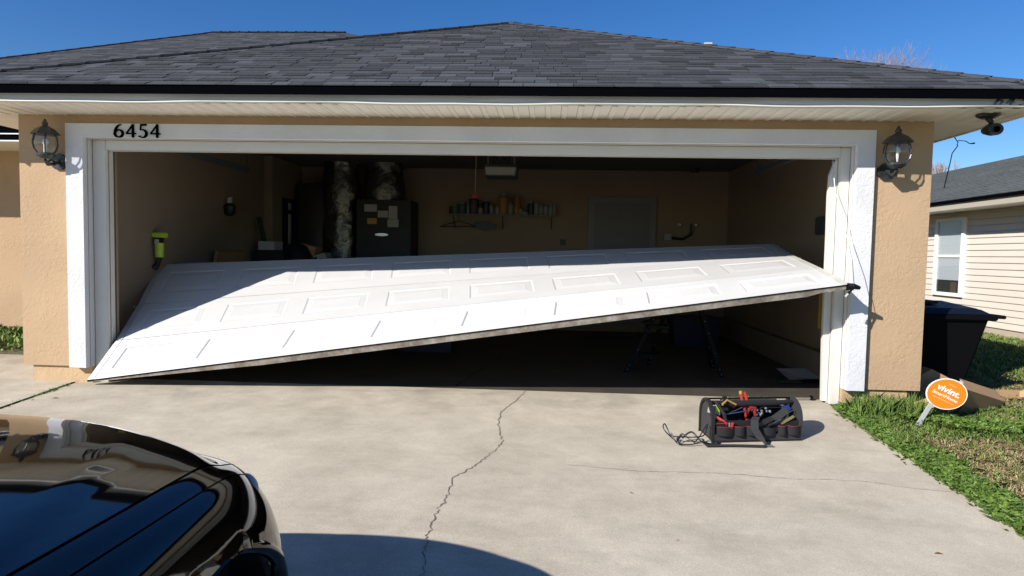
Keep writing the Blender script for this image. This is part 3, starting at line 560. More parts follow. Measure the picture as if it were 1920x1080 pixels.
for (x, z, rx, m_, ds) in ((-3.55, 1.12, .4, PAPER, 'white carton with red print tipped on the clutter pile'), (-3.75, 1.28, -.3, CARD, 'brown carton lying on top of the clutter pile'), (-3.3, 1.05, .2, BLK, 'black plastic case on the clutter pile')):
    a = Vector((.17*math.cos(rx), 0, .12*math.sin(rx))); b = Vector((-.1*math.sin(rx), 0, .1*math.cos(rx))); T = thing('carton', ds, 'box', (x, 4.1, z)); obj('box_body', MB().obox((x, 4.1, z), a, b, (0, .14, 0)), m_, T)
    if m_ is PAPER: obj('print_patch', MB().obox((x+.04, 3.957, z), a*.35, b*.4, (0, .002, 0)), RED, T); obj('print_patch', MB().obox((x-.05, 3.957, z+.01), a*.4, b*.5, (0, .002, 0)), BLK, T)
solo('clutter_table', MB().box(-3.95, -3.1, 3.8, 4.4, .0, .93), mat('cupboard', (.03, .03, .03), .7), 'low dark cupboard carrying cartons in front of the foil duct', 'cupboard')
solo('wall_keypad', MB().box(3.0, 3.038, 1.40, 1.62, 1.57, 1.77), mat('keypad_grey', (.05, .06, .06), .5), 'dark grey box on the right garage wall beside the opening', 'switch box', bevel=.015)
# yellow level in the corner
solo('spirit_level', MB().box(2.515, 2.535, .24, .27, .66, 1.15), mat('level_yellow', (.28, .2, .03), .5), 'yellow level standing behind the right jamb', 'level')
# stand
st = thing('work_stand', 'black folding work stand with splayed drilled legs in the garage', 'stand', (1.4, 1.5, 0))
for (a, b) in (((1.12, 1.37, .0), (1.34, 1.45, .85)), ((1.93, 1.22, .0), (1.68, 1.4, .85)), ((1.25, 1.9, .0), (1.42, 1.6, .85)), ((1.98, 1.8, .0), (1.74, 1.6, .85))):
    if a[1] == 1.37: a = (.91, 1.37, 0)
    mb = MB(); mb.obox((Vector(a)+Vector(b))/2, (Vector(b)-Vector(a))/2, (.024, 0, 0), (0, .018, 0)); lg = obj('leg', mb, BLKM, st)
    mb = MB(); d_ = (Vector(b)-Vector(a))
    for q in (.04, .1, .3, .55, .7): mb.lathe(Vector(a)+d_*q+Vector((0, -.021, 0)), [(.004, -.003), (.005, 0), (.004, .004)], 8, sx=1)
    obj('bolt', mb, STEEL, lg)
obj('top', MB().box(1.2, 1.85, 1.35, 1.65, .85, .90), BLKM, st)
for z in (.18, .5): obj('step', MB().box(1.02+z*.25, 1.25+z*.25, 1.35, 1.55, z, z+.03), BLKM, st)
obj('brace', MB().tube([(1.1, 1.5, .55), (1.75, 1.5, .75)], .012, 6), BLKM, st)
solo('blue_tub', MB().hexa([(1.9, 3.6, 0), (2.5, 3.6, 0), (2.5, 4.0, 0), (1.9, 4.0, 0), (1.85, 3.55, .42), (2.55, 3.55, .42), (2.55, 4.05, .42), (1.85, 4.05, .42)]), NAVY, 'dark blue tub on the garage floor near the back right', 'tub', bevel=.01)
solo('blue_mat', MB().box(-1.9, -1.2, 2.4, 2.9, .0, .25), NAVY, 'dark blue crate on the garage floor behind the left side of the door', 'crate', bevel=.01)
fp = thing('paper_sheet', 'crumpled pale sheet and green scrap on the floor by the right jamb', 'paper', (2.8, 1.3, 0))
mb = MB(); mb.add([(2.6, 1.1, .02), (2.93, 1.1, .04), (2.93, 1.5, .08), (2.62, 1.55, .06), (2.78, 1.3, .02)], [(0, 1, 4), (1, 2, 4), (2, 3, 4), (3, 0, 4)]); obj('sheet', mb, mat('grey_paper', (.35, .38, .42), .8), fp)
mb = MB(); mb.obox((2.55, 1.0, .02), (.12, 0, 0), (0, .03, 0), (0, 0, .012)); obj('scrap', mb, mat('dark_green', (0, 0, 0)), fp)
hk = thing('bent_bolt', 'rusty bolt with washer lying on the threshold beside the right jamb', 'bolt', (2.42, .2, .02))
obj('shank', MB().tube([(2.27, .19, .018), (2.45, .21, .02)], .008, 6), RUST, hk); obj('washer', MB().tube([(2.455, .21, .025), (2.47, .212, .025)], .022, 10), BLKM, hk)

# ------------------------------------------------------------------ tool bag
BO = Vector((1.235, -1.05, gz(-1.05)+.004)); BU = Vector((.70, .125, 0)); BV = Vector((-.03, .27, .01))
def bp_(a, b, h): return BO+BU*a+BV*b+Vector((0, 0, h))
bag = thing('tool_bag', 'open black tool tote with tools standing on the concrete driveway', 'tool bag', BO)
def bbox(name, a0, a1, b0, b1, h0, h1, m, par=bag, bev=.004, taper=0):
    mb = MB(); mb.hexa([bp_(a0, b0, h0), bp_(a1, b0, h0), bp_(a1, b1, h0), bp_(a0, b1, h0), bp_(a0+taper, b0, h1), bp_(a1-taper, b0, h1), bp_(a1-taper, b1, h1), bp_(a0+taper, b1, h1)]); return obj(name, mb, m, par, bevel=bev)
bbox('bottom', .02, .99, .0, 1, .0, .03, FAB); bbox('front_wall', .04, .98, .06, .12, .03, .155, FAB); bbox('rear_wall', .04, .98, .9, .96, .03, .2, FAB); bbox('bottom_trim', .03, .985, -.01, .05, .012, .06, FABG)
def endpanel(a, thick=.02):
    prof = [(.0, 0), (.0, .16)]+[(.5-.5*math.cos(math.radians(q)), .16+.135*math.sin(math.radians(q))) for q in range(10, 171, 16)]+[(1.0, .16), (1.0, 0)]
    mb = MB(); n_ = len(prof); inn = [(.5+(p[0]-.5)*.84, p[1]*.93 if i not in (0, n_-1) else .02) for i, p in enumerate(prof)]
    vs = []
    for aa in (a, a+thick*1.6):
        vs += [bp_(aa, p[0], p[1]) for p in prof]+[bp_(aa, p[0], p[1]) for p in inn]
    fs = []
    for i in range(n_-1):
        for o_ in (0, 2*n_): fs.append((o_+i, o_+i+1, o_+n_+i+1, o_+n_+i))
        fs.append((i, i+1, 2*n_+i+1, 2*n_+i)); fs.append((n_+i, n_+i+1, 3*n_+i+1, 3*n_+i))
    mb.add(vs, fs); ep = obj('end_panel', mb, FABG if a > .5 else FAB, bag)
    mb = MB(); m_ = len(inn); mb.add([bp_(a+thick*.8, p[0], p[1]) for p in inn], [tuple(range(m_))]); obj('mesh_lining', mb, mat('black_mesh', (.03, .03, .032), .8, fine=.5, fscale=200), ep); return ep
endpanel(.0); endpanel(.965); 
mb = MB(); mb.tube([bp_(.02, .5, .262), bp_(.25, .5, .252), bp_(.75, .5, .252), bp_(.98, .5, .262)], [.015, .023, .023, .015], 12, sx=1); obj('carry_handle', mb, FAB, bag, smooth=True)
mb = MB(); mb.tube([bp_(.03, .62, .283), bp_(.97, .62, .283)], .007, 8); obj('handle_rod', mb, BLKM, bag); mb = MB(); mb.tube([bp_(.2, .56, .272), bp_(.8, .56, .272)], .008, 8); obj('grip_strip', mb, FABG, bag)
pk = [(.05, .24), (.245, .37), (.375, .50), (.52, .70), (.72, .82), (.825, .965)]
for i, (a, b) in enumerate(pk):
    hh = .12 if i not in (3,) else .11; mb = MB(); g = 6; vs = []
    for j in range(g+1):
        q = j/g; bulge = -.10*math.sin(math.pi*q)-.02
        for h in (.055, .09, hh): vs.append(bp_(a+(b-a)*q, bulge*(1 if h < .1 else .7), h))
    fs = [(3*j+k, 3*j+3+k, 3*j+4+k, 3*j+1+k) for j in range(g) for k in (0, 1)]
    mb.add(vs, fs); po = obj('pocket', mb, FAB, bag, smooth=True, recalc=False)
    if i != 3:
        mb = MB(); mb.tube([vs[3*j+2]+Vector((0, -.002, 0)) for j in range(g+1)], .0022, 5); obj('red_piping', mb, mat('red_stitch', (.25, .02, .02), .7), po)
bbox('webbing_loop', .03, .22, .03, .07, .135, .14, mat('red_stitch', (0, 0, 0)), bev=0)
mb = MB(); P = [bp_(.50, .12, .175), bp_(.44, -.12, .17), bp_(.42, -.25, .12), bp_(.47, -.3, .06), bp_(.535, -.36, .015), bp_(.5, -.42, .008), bp_(.2, -.3, .006), bp_(-.1, -.26, .005)]
wv = Vector((.028, 0, 0)); vs = []
for i, p in enumerate(P): ww = wv if i < 4 else Vector((.002, .02, 0)); vs += [p-ww, p+ww, p-ww+Vector((0, 0, .004)), p+ww+Vector((0, 0, .004))]
fs = []
for i in range(len(P)-1): o_ = 4*i; fs += [(o_, o_+1, o_+5, o_+4), (o_+2, o_+3, o_+7, o_+6), (o_, o_+2, o_+6, o_+4), (o_+1, o_+3, o_+7, o_+5)]
mb.add(vs, fs); obj('shoulder_strap', mb, FABG, bag); obj('strap_buckle', MB().obox(bp_(.56, -.42, .012), (.02, 0, 0), (0, .008, 0), (0, 0, .004)), STEEL, bag)
mb = MB(); mb.tube([bp_(.02, .2, .2), bp_(.14, .15, .1), bp_(.16, .1, .13)], .016, 8); mb.tube([bp_(.1, .4, .27), bp_(.15, .15, .2), bp_(.19, .1, .1)], .014, 8); mb.tube([bp_(.16, .5, .285), bp_(.22, .55, .30), bp_(.27, .5, .26)], .01, 8); obj('side_strap', mb, FAB, bag)
# cord at the left
mb = MB(); pts = [(p[0]*.8, p[1], p[2]) for p in [(-.02, .2, .12), (-.10, .0, .06), (-.22, -.05, .05), (-.30, .0, .045), (-.40, .0, .05), (-.52, .1, .05), (-.56, .2, .09), (-.59, .25, .125), (-.62, .2, .11), (-.60, .1, .08), (-.5, .0, .03), (-.46, -.15, .012), (-.3, -.2, .01), (-.15, -.2, .03), (-.05, -.2, .01), (.04, -.2, .008)]]
mb.tube(smooth_path([bp_(*p) for p in pts]), .0045, 6)
mb.tube(smooth_path([bp_(-.42, .1, .07), bp_(-.38, -.05, .02), bp_(-.30, .12, .06), (bp_(-.2, -.1, .02)), bp_(-.1, .05, .07), bp_(-.04, .1, .13)]), .0045, 6); mb.tube(smooth_path([bp_(-.3, .1, .03), bp_(-.2, .1, .075), bp_(-.12, -.1, .02), bp_(0, -.2, .01), bp_(.08, -.15, .012)]), .0065, 6)
solo('bungee_cord', mb, BLK, 'tangled black bungee cord lying left of the tool tote', 'cord')
# tools inside
def pliers(name, label, a, b, col, tip_m=None, lean=(-.05, 0), h=.3, spread=.026):
    T = thing(name, label, 'pliers', bp_(a, b, .1))
    for s in (-1, 1):
        mb = MB(); mb.tube([bp_(a, b, .12), bp_(a+s*spread*.9, b, .2), bp_(a+lean[0]+s*spread, b, h-.02), bp_(a+lean[0]*1.15+s*spread*.8, b, h)], [.008, .011, .012, .008], 8); g = obj('handle_grip', mb, col, T, smooth=True)
        if s < 0 and tip_m: mb = MB(); mb.tube([bp_(a+lean[0]*1.0-spread, b, h-.012), bp_(a+lean[0]*1.2-spread*.85, b, h+.006)], .0125, 8); obj('grip_end', mb, tip_m, g)
    return T
pliers('pliers', 'red pliers with one yellow tipped handle standing above the tote', .47, .55, mat('oxblood', (.38, .03, .025), .4), YEL, h=.335)
T = thing('red_clamp', 'bright red clamp handle among the tools in the middle of the tote', 'clamp', bp_(.5, .3, .2)); mb = MB(); mb.tube([bp_(.46, .3, .235), bp_(.51, .3, .23), bp_(.52, .3, .17)], [.012, .016, .01], 8); obj('handle', mb, RED, T); mb = MB(); mb.tube([bp_(.2, .35, .18), bp_(.48, .3, .215)], .005, 6); obj('bar', mb, STEEL, T)
T = thing('utility_knife', 'small red utility knife in the front left pocket of the tote', 'knife', bp_(.2, .0, .1)); mb = MB(); mb.tube([bp_(.2, -.02, .1), bp_(.225, -.02, .15)], [.012, .011], 8); obj('handle', mb, RED, T); mb = MB(); mb.tube([bp_(.18, -.02, .1), bp_(.185, -.02, .15)], .006, 6); obj('blade', mb, STEEL, T)
T = thing('yellow_cable_coil', 'yellow cables coiled at the left end inside the tote', 'cable', bp_(.2, .6, .22))
for k in range(5): mb = MB(); mb.tube([bp_(.15+.02*k, .3+.1*k, .26-.01*k), bp_(.22+.01*k, .4+.1*k, .285-.012*k), bp_(.32+.01*k, .4+.08*k, .25-.012*k)], .008, 6); obj('loop', mb, YEL if k % 2 else mat('ochre', (.35, .22, .04), .6), T)
T = thing('tag_card', 'grey card with lime tape inside the left end of the tote', 'card', bp_(.06, .5, .2)); obj('card', MB().obox(bp_(.07, .35, .215), (.045, .0, -.01), (.01, .03, .02), (0, .002, 0)), mat('grey_card', (.45, .45, .38), .7), T); obj('tape', MB().obox(bp_(.105, .33, .235), (.015, 0, -.01), (.006, .02, .03), (0, .002, 0)), LIME, T)
T = thing('red_wrench', 'red handled tool leaning inside the left end of the tote', 'tool', bp_(.06, .2, .15)); mb = MB(); mb.tube([bp_(.035, .15, .19), bp_(.13, .1, .155), bp_(.17, .1, .13)], [.014, .009, .016], 8); obj('handle', mb, mat('coral', (.6, .06, .05), .4), T)
T = thing('socket_set', 'shiny sockets piled in the middle of the tote', 'sockets', bp_(.6, .4, .18))
for k in range(16):
    p = bp_(random.uniform(.5, .72), random.uniform(.15, .5), random.uniform(.15, .225)); mb = MB(); mb.lathe(p, [(.009, -.008), (.011, 0), (.009, .01)], 8, sx=1); obj('socket', mb, STEEL, T)
T = thing('hand_saw', 'dark angled tool blade leaning across the right half of the tote', 'tool', bp_(.7, .3, .2)); mb = MB(); mb.obox(bp_(.72, .1, .175), (.075, 0, .06), (.02, 0, -.018), (0, .006, 0)); obj('blade', mb, mat('gunmetal', (.05, .055, .05), .4, metal=.4), T); mb = MB(); mb.obox(bp_(.57, .06, .14), (.06, 0, .035), (.012, 0, -.012), (0, .01, 0)); obj('handle', mb, BLK, T)
T = thing('brass_file', 'dull brass file standing in a right front pocket of the tote', 'file', bp_(.8, 0, .15)); obj('blade', MB().obox(bp_(.83, .03, .16), (.045, 0, .03), (.008, 0, -.006), (0, .003, 0)), mat('brass', (.25, .22, .1), .4, metal=.5), T)
T = thing('blue_tape_roll', 'blue roll tucked under the right end of the tote handle', 'tape', bp_(.88, .4, .2)); mb = MB(); mb.tube([bp_(.85, .4, .215), bp_(.91, .4, .215)], .026, 14); obj('roll', mb, BLUE, T, smooth=True)
for k in range(4):
    ds = ['silver screwdriver leaning at the rear centre of the tote', 'silver screwdriver lying by the blue roll in the tote', 'steel rod near the red clamp in the tote', 'short steel driver in front of the angled blade'][k]
    a, b, h = [(.62, .6, .2), (.86, .25, .19), (.3, .4, .2), (.66, -.02, .14)][k]; mb = MB(); mb.tube([bp_(a, b, h), bp_(a+.09, b, h+.03)], .0035, 6); T = thing('screwdriver', ds, 'screwdriver', bp_(a, b, h)); obj('shaft', mb, STEEL, T); mb = MB(); mb.tube([bp_(a-.05, b, h-.017), bp_(a, b, h)], .009, 8); obj('handle', mb, BLK, T)

# ------------------------------------------------------------------ yard sign, cardboard, bin
sg = thing('yard_sign', 'round orange security company sign leaning on its metal stake in the grass', 'sign', (3.0, -.5, -.03))
cx, cy, cz = 3.33, -.32, .205; rt = math.radians(-31); U = Vector((math.cos(rt)*SX, 0, math.sin(rt))); V = Vector((-math.sin(rt)*SX, .10, math.cos(rt)))
cc = Vector((cx, cy, cz))
def disc(r, y0, y1, n=40): return MB().poly([cc+U*r*math.cos(2*math.pi*k/n)+V*r*math.sin(2*math.pi*k/n)+Vector((0, y0, 0)) for k in range(n)], (0, y1-y0, 0))
obj('sign_disc', disc(.128, .0, .006), SIGNW, sg); face = obj('sign_face', disc(.121, -.0015, .0), ORANGE, sg)
obj('lettering', text_mesh('vivint.', .068, cc+V*.028+Vector((0, -.003, 0))+U*.0, U, V, .0008, bold=.0012), SIGNW, face, recalc=False)
obj('lettering', text_mesh('SmartHome', .036, cc-V*.022+Vector((0, -.003, 0)), U, V, .0008, bold=0), SIGNW, face, recalc=False)
for (vv, ww, k) in ((.078, .03, 6), (-.055, .075, 14)):
    mb = MB()
    for j in range(k): 
        a = -ww+2*ww*(j+.15)/k; mb.obox(cc+V*vv+U*(a+ww/k*.7)+Vector((0, -.0025, 0)), U*ww/k*.6, V*.0022, (0, .0006, 0))
    obj('fine_print', mb, mat('faded_print', (.95, .55, .3), .6), face)
mb = MB(); mb.obox((3.15, -.37, .075), (.135, .10, .115), (.015, 0, -.008), (0, .004, 0)); obj('stake', mb, mat('stake_metal', (.5, .5, .48), .6, metal=.2), sg); mb = MB(); mb.obox(cc+V*.125+U*.03+Vector((0, .012, 0)), (.015, 0, .012), (.01, 0, -.01), (0, .004, 0)); obj('stake_end', mb, MATS['stake_metal'], sg)
bx = thing('cardboard_box', 'tipped open cardboard box in the grass behind the orange sign', 'cardboard box', (3.7, -.1, 0))
F4 = [(3.446, -0.080, -0.074), (3.568, -0.190, 0.224), (4.141, 0.170, 0.053), (4.089, 0.270, -0.189)]; DV = Vector((.16, .34, .03))
obj('side_panel', MB().poly(F4, (.002, .006, 0)), CARD, bx)
obj('side_panel', MB().poly([F4[1], F4[2], Vector(F4[2])+DV, Vector(F4[1])+DV], (.0, .004, -.006)), CARD, bx)
obj('flap', MB().poly([(3.339, -0.110, -0.079), (3.462, -0.210, 0.193), (3.556, -0.185, 0.191), (3.455, -0.080, -0.073)], (.002, .006, 0)), mat('cardboard_light', (.55, .37, .2), .85), bx)
obj('tape_print', MB().poly([(3.550, -0.108, -0.009), (3.589, -0.138, 0.074), (4.030, 0.158, -0.091), (4.011, 0.208, -0.159)], (0, -.0012, 0)), mat('print_dark', (.20, .13, .07), .8), bx)
b2 = thing('cardboard_piece', 'small printed cardboard carton half hidden behind the sign stake', 'cardboard box', (3.25, -.1, 0))
obj('panel', MB().poly([(3.17, -.12, -.03), (3.2, -.12, .08), (3.3, -.12, .12), (3.52, -.12, .09), (3.3, -.12, .03)], (0, .02, 0)), MATS['cardboard_light'], b2)
for k in range(2): obj('printed_bar', MB().obox((3.29, -.122, .062+.024*k), (.05, 0, .014), (.004, 0, .005), (0, .001, 0)), mat('print_dark', (.1, .07, .04)), b2)
b3 = thing('flat_cardboard', 'flattened cardboard sheets lying on the grass at the right edge', 'cardboard', (4.3, .2, 0))
obj('sheet', MB().obox((4.85, .70, .02), (.42, .04, .0), (0, .10, .015), (0, 0, .006)), CARD, b3); obj('sheet', MB().obox((4.60, .58, .05), (.035, 0, .01), (0, .005, .03), (0, .003, 0)), MATS['cardboard_light'], b3)
b4 = thing('cardboard_piece', 'dark shaded cardboard carton standing behind the sign against the corner', 'cardboard box', (3.4, .3, 0))
obj('panel', MB().poly([(3.26, .35, .0), (3.26, .35, .3), (3.45, .35, .2), (3.6, .35, .3), (3.8, .35, .2), (3.8, .35, 0)], (0, .2, 0)), CARD, b4)
bn = thing('trash_bin', 'black wheeled trash bin beside the right corner of the garage', 'trash bin', (3.9, .75, 0))
BINM = mat('bin_black', (.003, .003, .004), .7, spec=.08)
mb = MB(); mb.hexa([(3.48, .52, .02), (3.98, .52, .02), (3.98, 1.0, .02), (3.48, 1.0, .02), (3.42, .42, .80), (4.16, .42, .80), (4.16, 1.12, .80), (3.42, 1.12, .80)]); obj('body', mb, BINM, bn, bevel=.03)
mb = MB(); mb.hexa([(3.40, .40, .80), (4.19, .40, .80), (4.19, 1.15, .80), (3.40, 1.15, .80), (3.44, .48, .86), (4.10, .50, .86), (4.10, 1.08, .90), (3.44, 1.08, .90)]); ld = obj('lid', mb, mat('bin_lid', (.005, .007, .014), .5, spec=.25), bn, bevel=.02)
obj('lid_ridge', MB().box(3.46, 3.85, .7, 1.05, .885, .915), MATS['bin_lid'], ld, bevel=.012)
obj('rim', MB().box(3.405, 4.20, .39, 1.14, .755, .80), BINM, bn, bevel=.01); mb = MB(); mb.tube([(4.27, .42, .79), (4.27, 1.1, .79)], .018, 8); mb.tube([(4.15, .48, .79), (4.27, .44, .79)], .018, 8); mb.tube([(4.15, 1.05, .79), (4.27, 1.09, .79)], .018, 8); obj('handle', mb, BINM, bn)
for y in (.5, 1.02): mb = MB(); mb.tube([(3.72, y+.1, .12), (3.72, y+.15, .12)], .12, 18); obj('wheel', mb, BLK, bn)

# ------------------------------------------------------------------ camera and cable under the right eave
sc_ = thing('security_camera', 'black round floodlight camera hanging under the right soffit corner', 'security camera', (3.58, -.3, 2.49))
mb = MB(); mb.lathe((3.54, -.3, 2.455), [(.035, 0), (.06, .015), (.07, .032)], 14); obj('mount', mb, BLK, sc_); mb = MB(); mb.tube([(3.54, -.3, 2.46), (3.57, -.3, 2.43), (3.575, -.3, 2.40)], [.022, .02, .012], 8); obj('arm', mb, BLK, sc_)
mb = MB(); mb.tube([(3.58, -.22, 2.375), (3.58, -.29, 2.372), (3.58, -.345, 2.365)], [.03, .05, .048], 16, sx=1.25); hd = obj('head', mb, BLK, sc_, smooth=True); mb = MB(); mb.tube([(3.585, -.345, 2.367), (3.585, -.352, 2.366)], .024, 14); obj('lens', mb, DRIP, hd)
wr = thing('loose_wire', 'thin black wire with connector dangling from the right eave', 'wire', (3.95, .7, 2.5))
mb = MB(); mb.tube([(3.9, .75, 2.53), (3.93, .74, 2.50), (3.95, .72, 2.45), (3.93, .7, 2.43), (3.96, .74, 2.42), (3.95, .8, 2.36), (3.95, .83, 2.25), (3.95, .87, 2.12), (3.95, .9, 2.03)], .005, 5); obj('strand', mb, BLK, wr)
mb = MB(); mb.tube([(3.90, .8, 2.525), (3.95, .56, 2.53)], .009, 6); obj('connector', mb, BLK, wr); mb = MB(); mb.tube([(3.95, .72, 2.47), (3.97, .64, 2.45), (3.97, .58, 2.415), (3.98, .53, 2.41)], [.004, .004, .004, .009], 6); obj('tail', mb, BLK, wr)

# ------------------------------------------------------------------ neighbour house
nb = thing('neighbour_house', 'beige clapboard house with grey roof seen past the right corner', 'house', (8.2, 6, 0))
SID = mat('beige_siding', (.64, .575, .495), .55, var=.03, vscale=2); WX = 8.2
def nbx(name, m, *b, par=None, **k):
    mb = MB()
    for q in b: mb.box(*q)
    return obj(name, mb, m, par or nb, **k)
nbx('foundation', mat('nb_base', (.42, .35, .27), .9, var=.06), (WX+.02, WX+.3, 2.6, 19, -.1, .13)); nbx('wall', mat('nb_core', (.2, .17, .14), .9), (WX+.03, WX+.3, 2.6, 19, .1, 2.5)); nbx('end_wall', SID, (WX, 15, 2.5, 2.7, 0, 2.5))
z = .12; ex = .118
while z < 2.34:
    mb = MB(); mb.poly([(WX+.03, 2.6, z), (WX-.006, 2.6, z), (WX-.008, 2.6, z+.008), (WX+.010, 2.6, z+ex), (WX+.03, 2.6, z+ex)], (0, 16.4, 0)); obj('siding_board', mb, SID, nb); z += ex
nbx('frieze', SID, (WX, WX+.03, 2.6, 19, 2.36, 2.44)); nbx('soffit', SOFF, (7.62, WX, 2.4, 19, 2.30, 2.32)); nbx('fascia', mat('nb_fascia', (.42, .38, .30), .6), (7.60, 7.62, 2.4, 19, 2.29, 2.41)); nbx('drip_edge', DRIP, (7.555, 7.62, 2.4, 19, 2.41, 2.46))
mb = MB(); mb.sheet([(7.56, 2.3, 2.462), (7.56, 19, 2.462), (11.2, 16, 3.85), (11.2, 5.2, 3.85)]); mb.sheet([(7.56, 2.3, 2.462), (11.2, 5.2, 3.85), (15, 2.3, 2.46)]); mb.sheet([(11.2, 5.2, 3.85), (11.2, 16, 3.85), (15, 19, 2.46), (15, 2.3, 2.46)])
nr_ = obj('roof', mb, mat('nb_roof', (.085, .092, .09), .9, var=.1), nb, recalc=False)
d_ = Vector((11.2-7.56, 0, 3.85-2.462)); HLn = d_.length; d_.normalize(); nn = Vector((-d_.z, 0, d_.x)); SHN = mat('nb_shingle', (.085, .095, .092), .95, var=.15, vscale=3, fine=.3, fscale=30, stretch=(1, .3, 1))
k = 0; g = {}
while k*.15 < HLn-.05:
    h0 = k*.15; t = h0/HLn; y0 = 2.3+2.9*t; y1 = 19-3*t; p = Vector((7.56, 0, 2.462))+d_*h0; q = p+d_*.16
    obj('shingle_course', MB().hexa([(p+nn*.002)+Vector((0, y0, 0)), (p+nn*.002)+Vector((0, y1, 0)), (q+nn*.001)+Vector((0, y1, 0)), (q+nn*.001)+Vector((0, y0, 0)), (p+nn*.018)+Vector((0, y0, 0)), (p+nn*.018)+Vector((0, y1, 0)), (q+nn*.004)+Vector((0, y1, 0)), (q+nn*.004)+Vector((0, y0, 0))]), SHN, nr_); k += 1
wy0, wy1, wz0, wz1 = 7.17, 8.10, .617, 2.187; fx = WX-.055
win = nbx('window', SIGNW, (fx, WX+.03, wy0, wy0+.085, wz0, wz1), (fx, WX+.03, wy1-.085, wy1, wz0, wz1), (fx, WX+.03, wy0+.085, wy1-.085, wz0, wz0+.07), (fx, WX+.03, wy0+.085, wy1-.085, wz1-.06, wz1), (fx+.012, WX+.03, wy0+.085, wy1-.085, 1.40, 1.445))
WG = mat('window_glass', (.05, .06, .065), .06, spec=.8)
nbx('blind', mat('blind', (.75, .76, .74), .6), *[(WX-.018, WX-.015, wy0+.09, wy1-.09, zz, zz+.0265) for zz in np.arange(.94, 2.12, .028)], par=win)
nbx('dark_interior', mat('room_dark', (.02, .018, .015), .9), (WX-.012, WX-.010, wy0+.08, wy1-.08, wz0+.05, wz1-.05), par=win)
nbx('sill_plant', mat('brown_pot', (.12, .07, .04), .8), (WX-.016, WX-.013, 7.38, 7.56, .69, .90), par=win)
glm = GL.copy(); glm.name = 'pane_glass'; MATS['pane_glass'] = glm
nbx('pane', glm, (WX-.026, WX-.024, wy0+.085, wy1-.085, wz0+.07, 1.40), par=win); nbx('pane', glm, (WX-.034, WX-.032, wy0+.085, wy1-.085, 1.445, wz1-.06), par=win)

# ------------------------------------------------------------------ bare trees
BARK = mat('bare_twigs', (.30, .21, .17), .8, var=.2, vscale=3)
def bare_tree(x, y, h, spread, label, seed, levels=5, tips=None):
    rnd = random.Random(seed); T = thing('bare_tree', label, 'tree', (x, y, 0), None); mb = MB(); tw = MB()
    mb.tube([(x, y, 0), (x+.1, y, h*.3), (x, y, h*.45)], [.28, .2, .14], 8); obj('trunk', mb, BARK, T)
    def grow(p, d, l, r, lv):
        q = p+d*l; mid = p+d*l*.5+Vector((rnd.uniform(-1, 1), rnd.uniform(-1, 1), 0))*l*.05
        tw.tube([p, mid, q], [r, r*.85, r*.65], 4 if lv > 1 else 5, caps=False)
        if lv >= levels: return
        for _ in range(3 if lv < 4 else 4):
            a = (d+Vector((rnd.gauss(0, .5)*spread, rnd.gauss(0, .3), rnd.uniform(.05, .6)))).normalized()
            grow(p+d*l*rnd.uniform(.45, 1), a, l*rnd.uniform(.6, .8), r*.6, lv+1)
    NB = 11
    for k in range(NB): grow(Vector((x, y, h*.42)), Vector((math.cos(k*6.283/NB)*spread*.9*(1 if k % 2 else .5), math.sin(k*6.283/NB)*.5, 1)).normalized(), h*.19, .05, 0)
    obj('branches', tw, BARK, T, recalc=False)
bare_tree(13.9, 25, 12.6, 1.5, 'bare winter tree with pinkish twigs showing above the roof line', 3)
bare_tree(14.5, 19.0, 5.7, .55, 'thin bare tree between the garage corner and the neighbour roof', 9, levels=4)

# ------------------------------------------------------------------ grass and plants (numpy, joined as stuff)
def blades(name, pts, hmin, hmax, wd, m, lean=.6, broad=False):
    n = len(pts); pts = np.asarray(pts); h = rng.uniform(hmin, hmax, n); a = rng.uniform(0, 2*np.pi, n); ln = rng.normal(0, lean, n)*h
    dx, dy = np.cos(a), np.sin(a); b = rng.uniform(0, 2*np.pi, n); zz = K*np.minimum(pts[:, 1], 0)-.02
    base = np.stack([pts[:, 0], pts[:, 1], zz], 1); side = np.stack([dx, dy, 0*dx], 1)*(wd*rng.uniform(.6, 1.3, n))[:, None]
    tipo = np.stack([np.cos(b)*ln, np.sin(b)*ln, h], 1); mid = base+tipo*np.array([.4, .4, .62])
    if broad: v = np.stack([base+tipo*.55, mid+tipo*.2-side, base+tipo, mid+tipo*.2+side], 1); v[:, 0, 2] += 0; f = np.arange(4*n).reshape(n, 4); allv = v.reshape(-1, 3)
    else:
        v = np.stack([base-side*.5, base+side*.5, mid+side*.4, base+tipo, mid-side*.4], 1); allv = v.reshape(-1, 3); f = np.arange(5*n).reshape(n, 5)
    me = bpy.data.meshes.new(name); k = f.shape[1]; me.vertices.add(len(allv)); me.vertices.foreach_set('co', allv.ravel()); me.loops.add(n*k); me.loops.foreach_set('vertex_index', f.ravel())
    me.polygons.add(n); me.polygons.foreach_set('loop_start', np.arange(0, n*k, k)); me.polygons.foreach_set('loop_total', np.full(n, k)); me.update(); me.validate()
    me.materials.append(m); o = bpy.data.objects.new(name, me); C.objects.link(o); o['kind'] = 'stuff'; return o
def leafmat(name, c1, c2):
    m = mat(name, c1, .6, col2=c2, vscale=9, spec=.3); t = m.node_tree; b = t.nodes['Principled BSDF']; b.inputs['Transmission Weight'].default_value = 0
    g = t.nodes.new('ShaderNodeNewGeometry'); hsv = t.nodes.new('ShaderNodeHueSaturation'); mr = t.nodes.new('ShaderNodeMapRange'); mr.inputs[3].default_value = .55; mr.inputs[4].default_value = 1.5
    src = b.inputs['Base Color'].links[0].from_socket; t.links.new(g.outputs['Random Per Island'], mr.inputs[0]); t.links.new(mr.outputs[0], hsv.inputs['Value']); t.links.new(src, hsv.inputs['Color']); t.links.new(hsv.outputs[0], b.inputs['Base Color']); return m
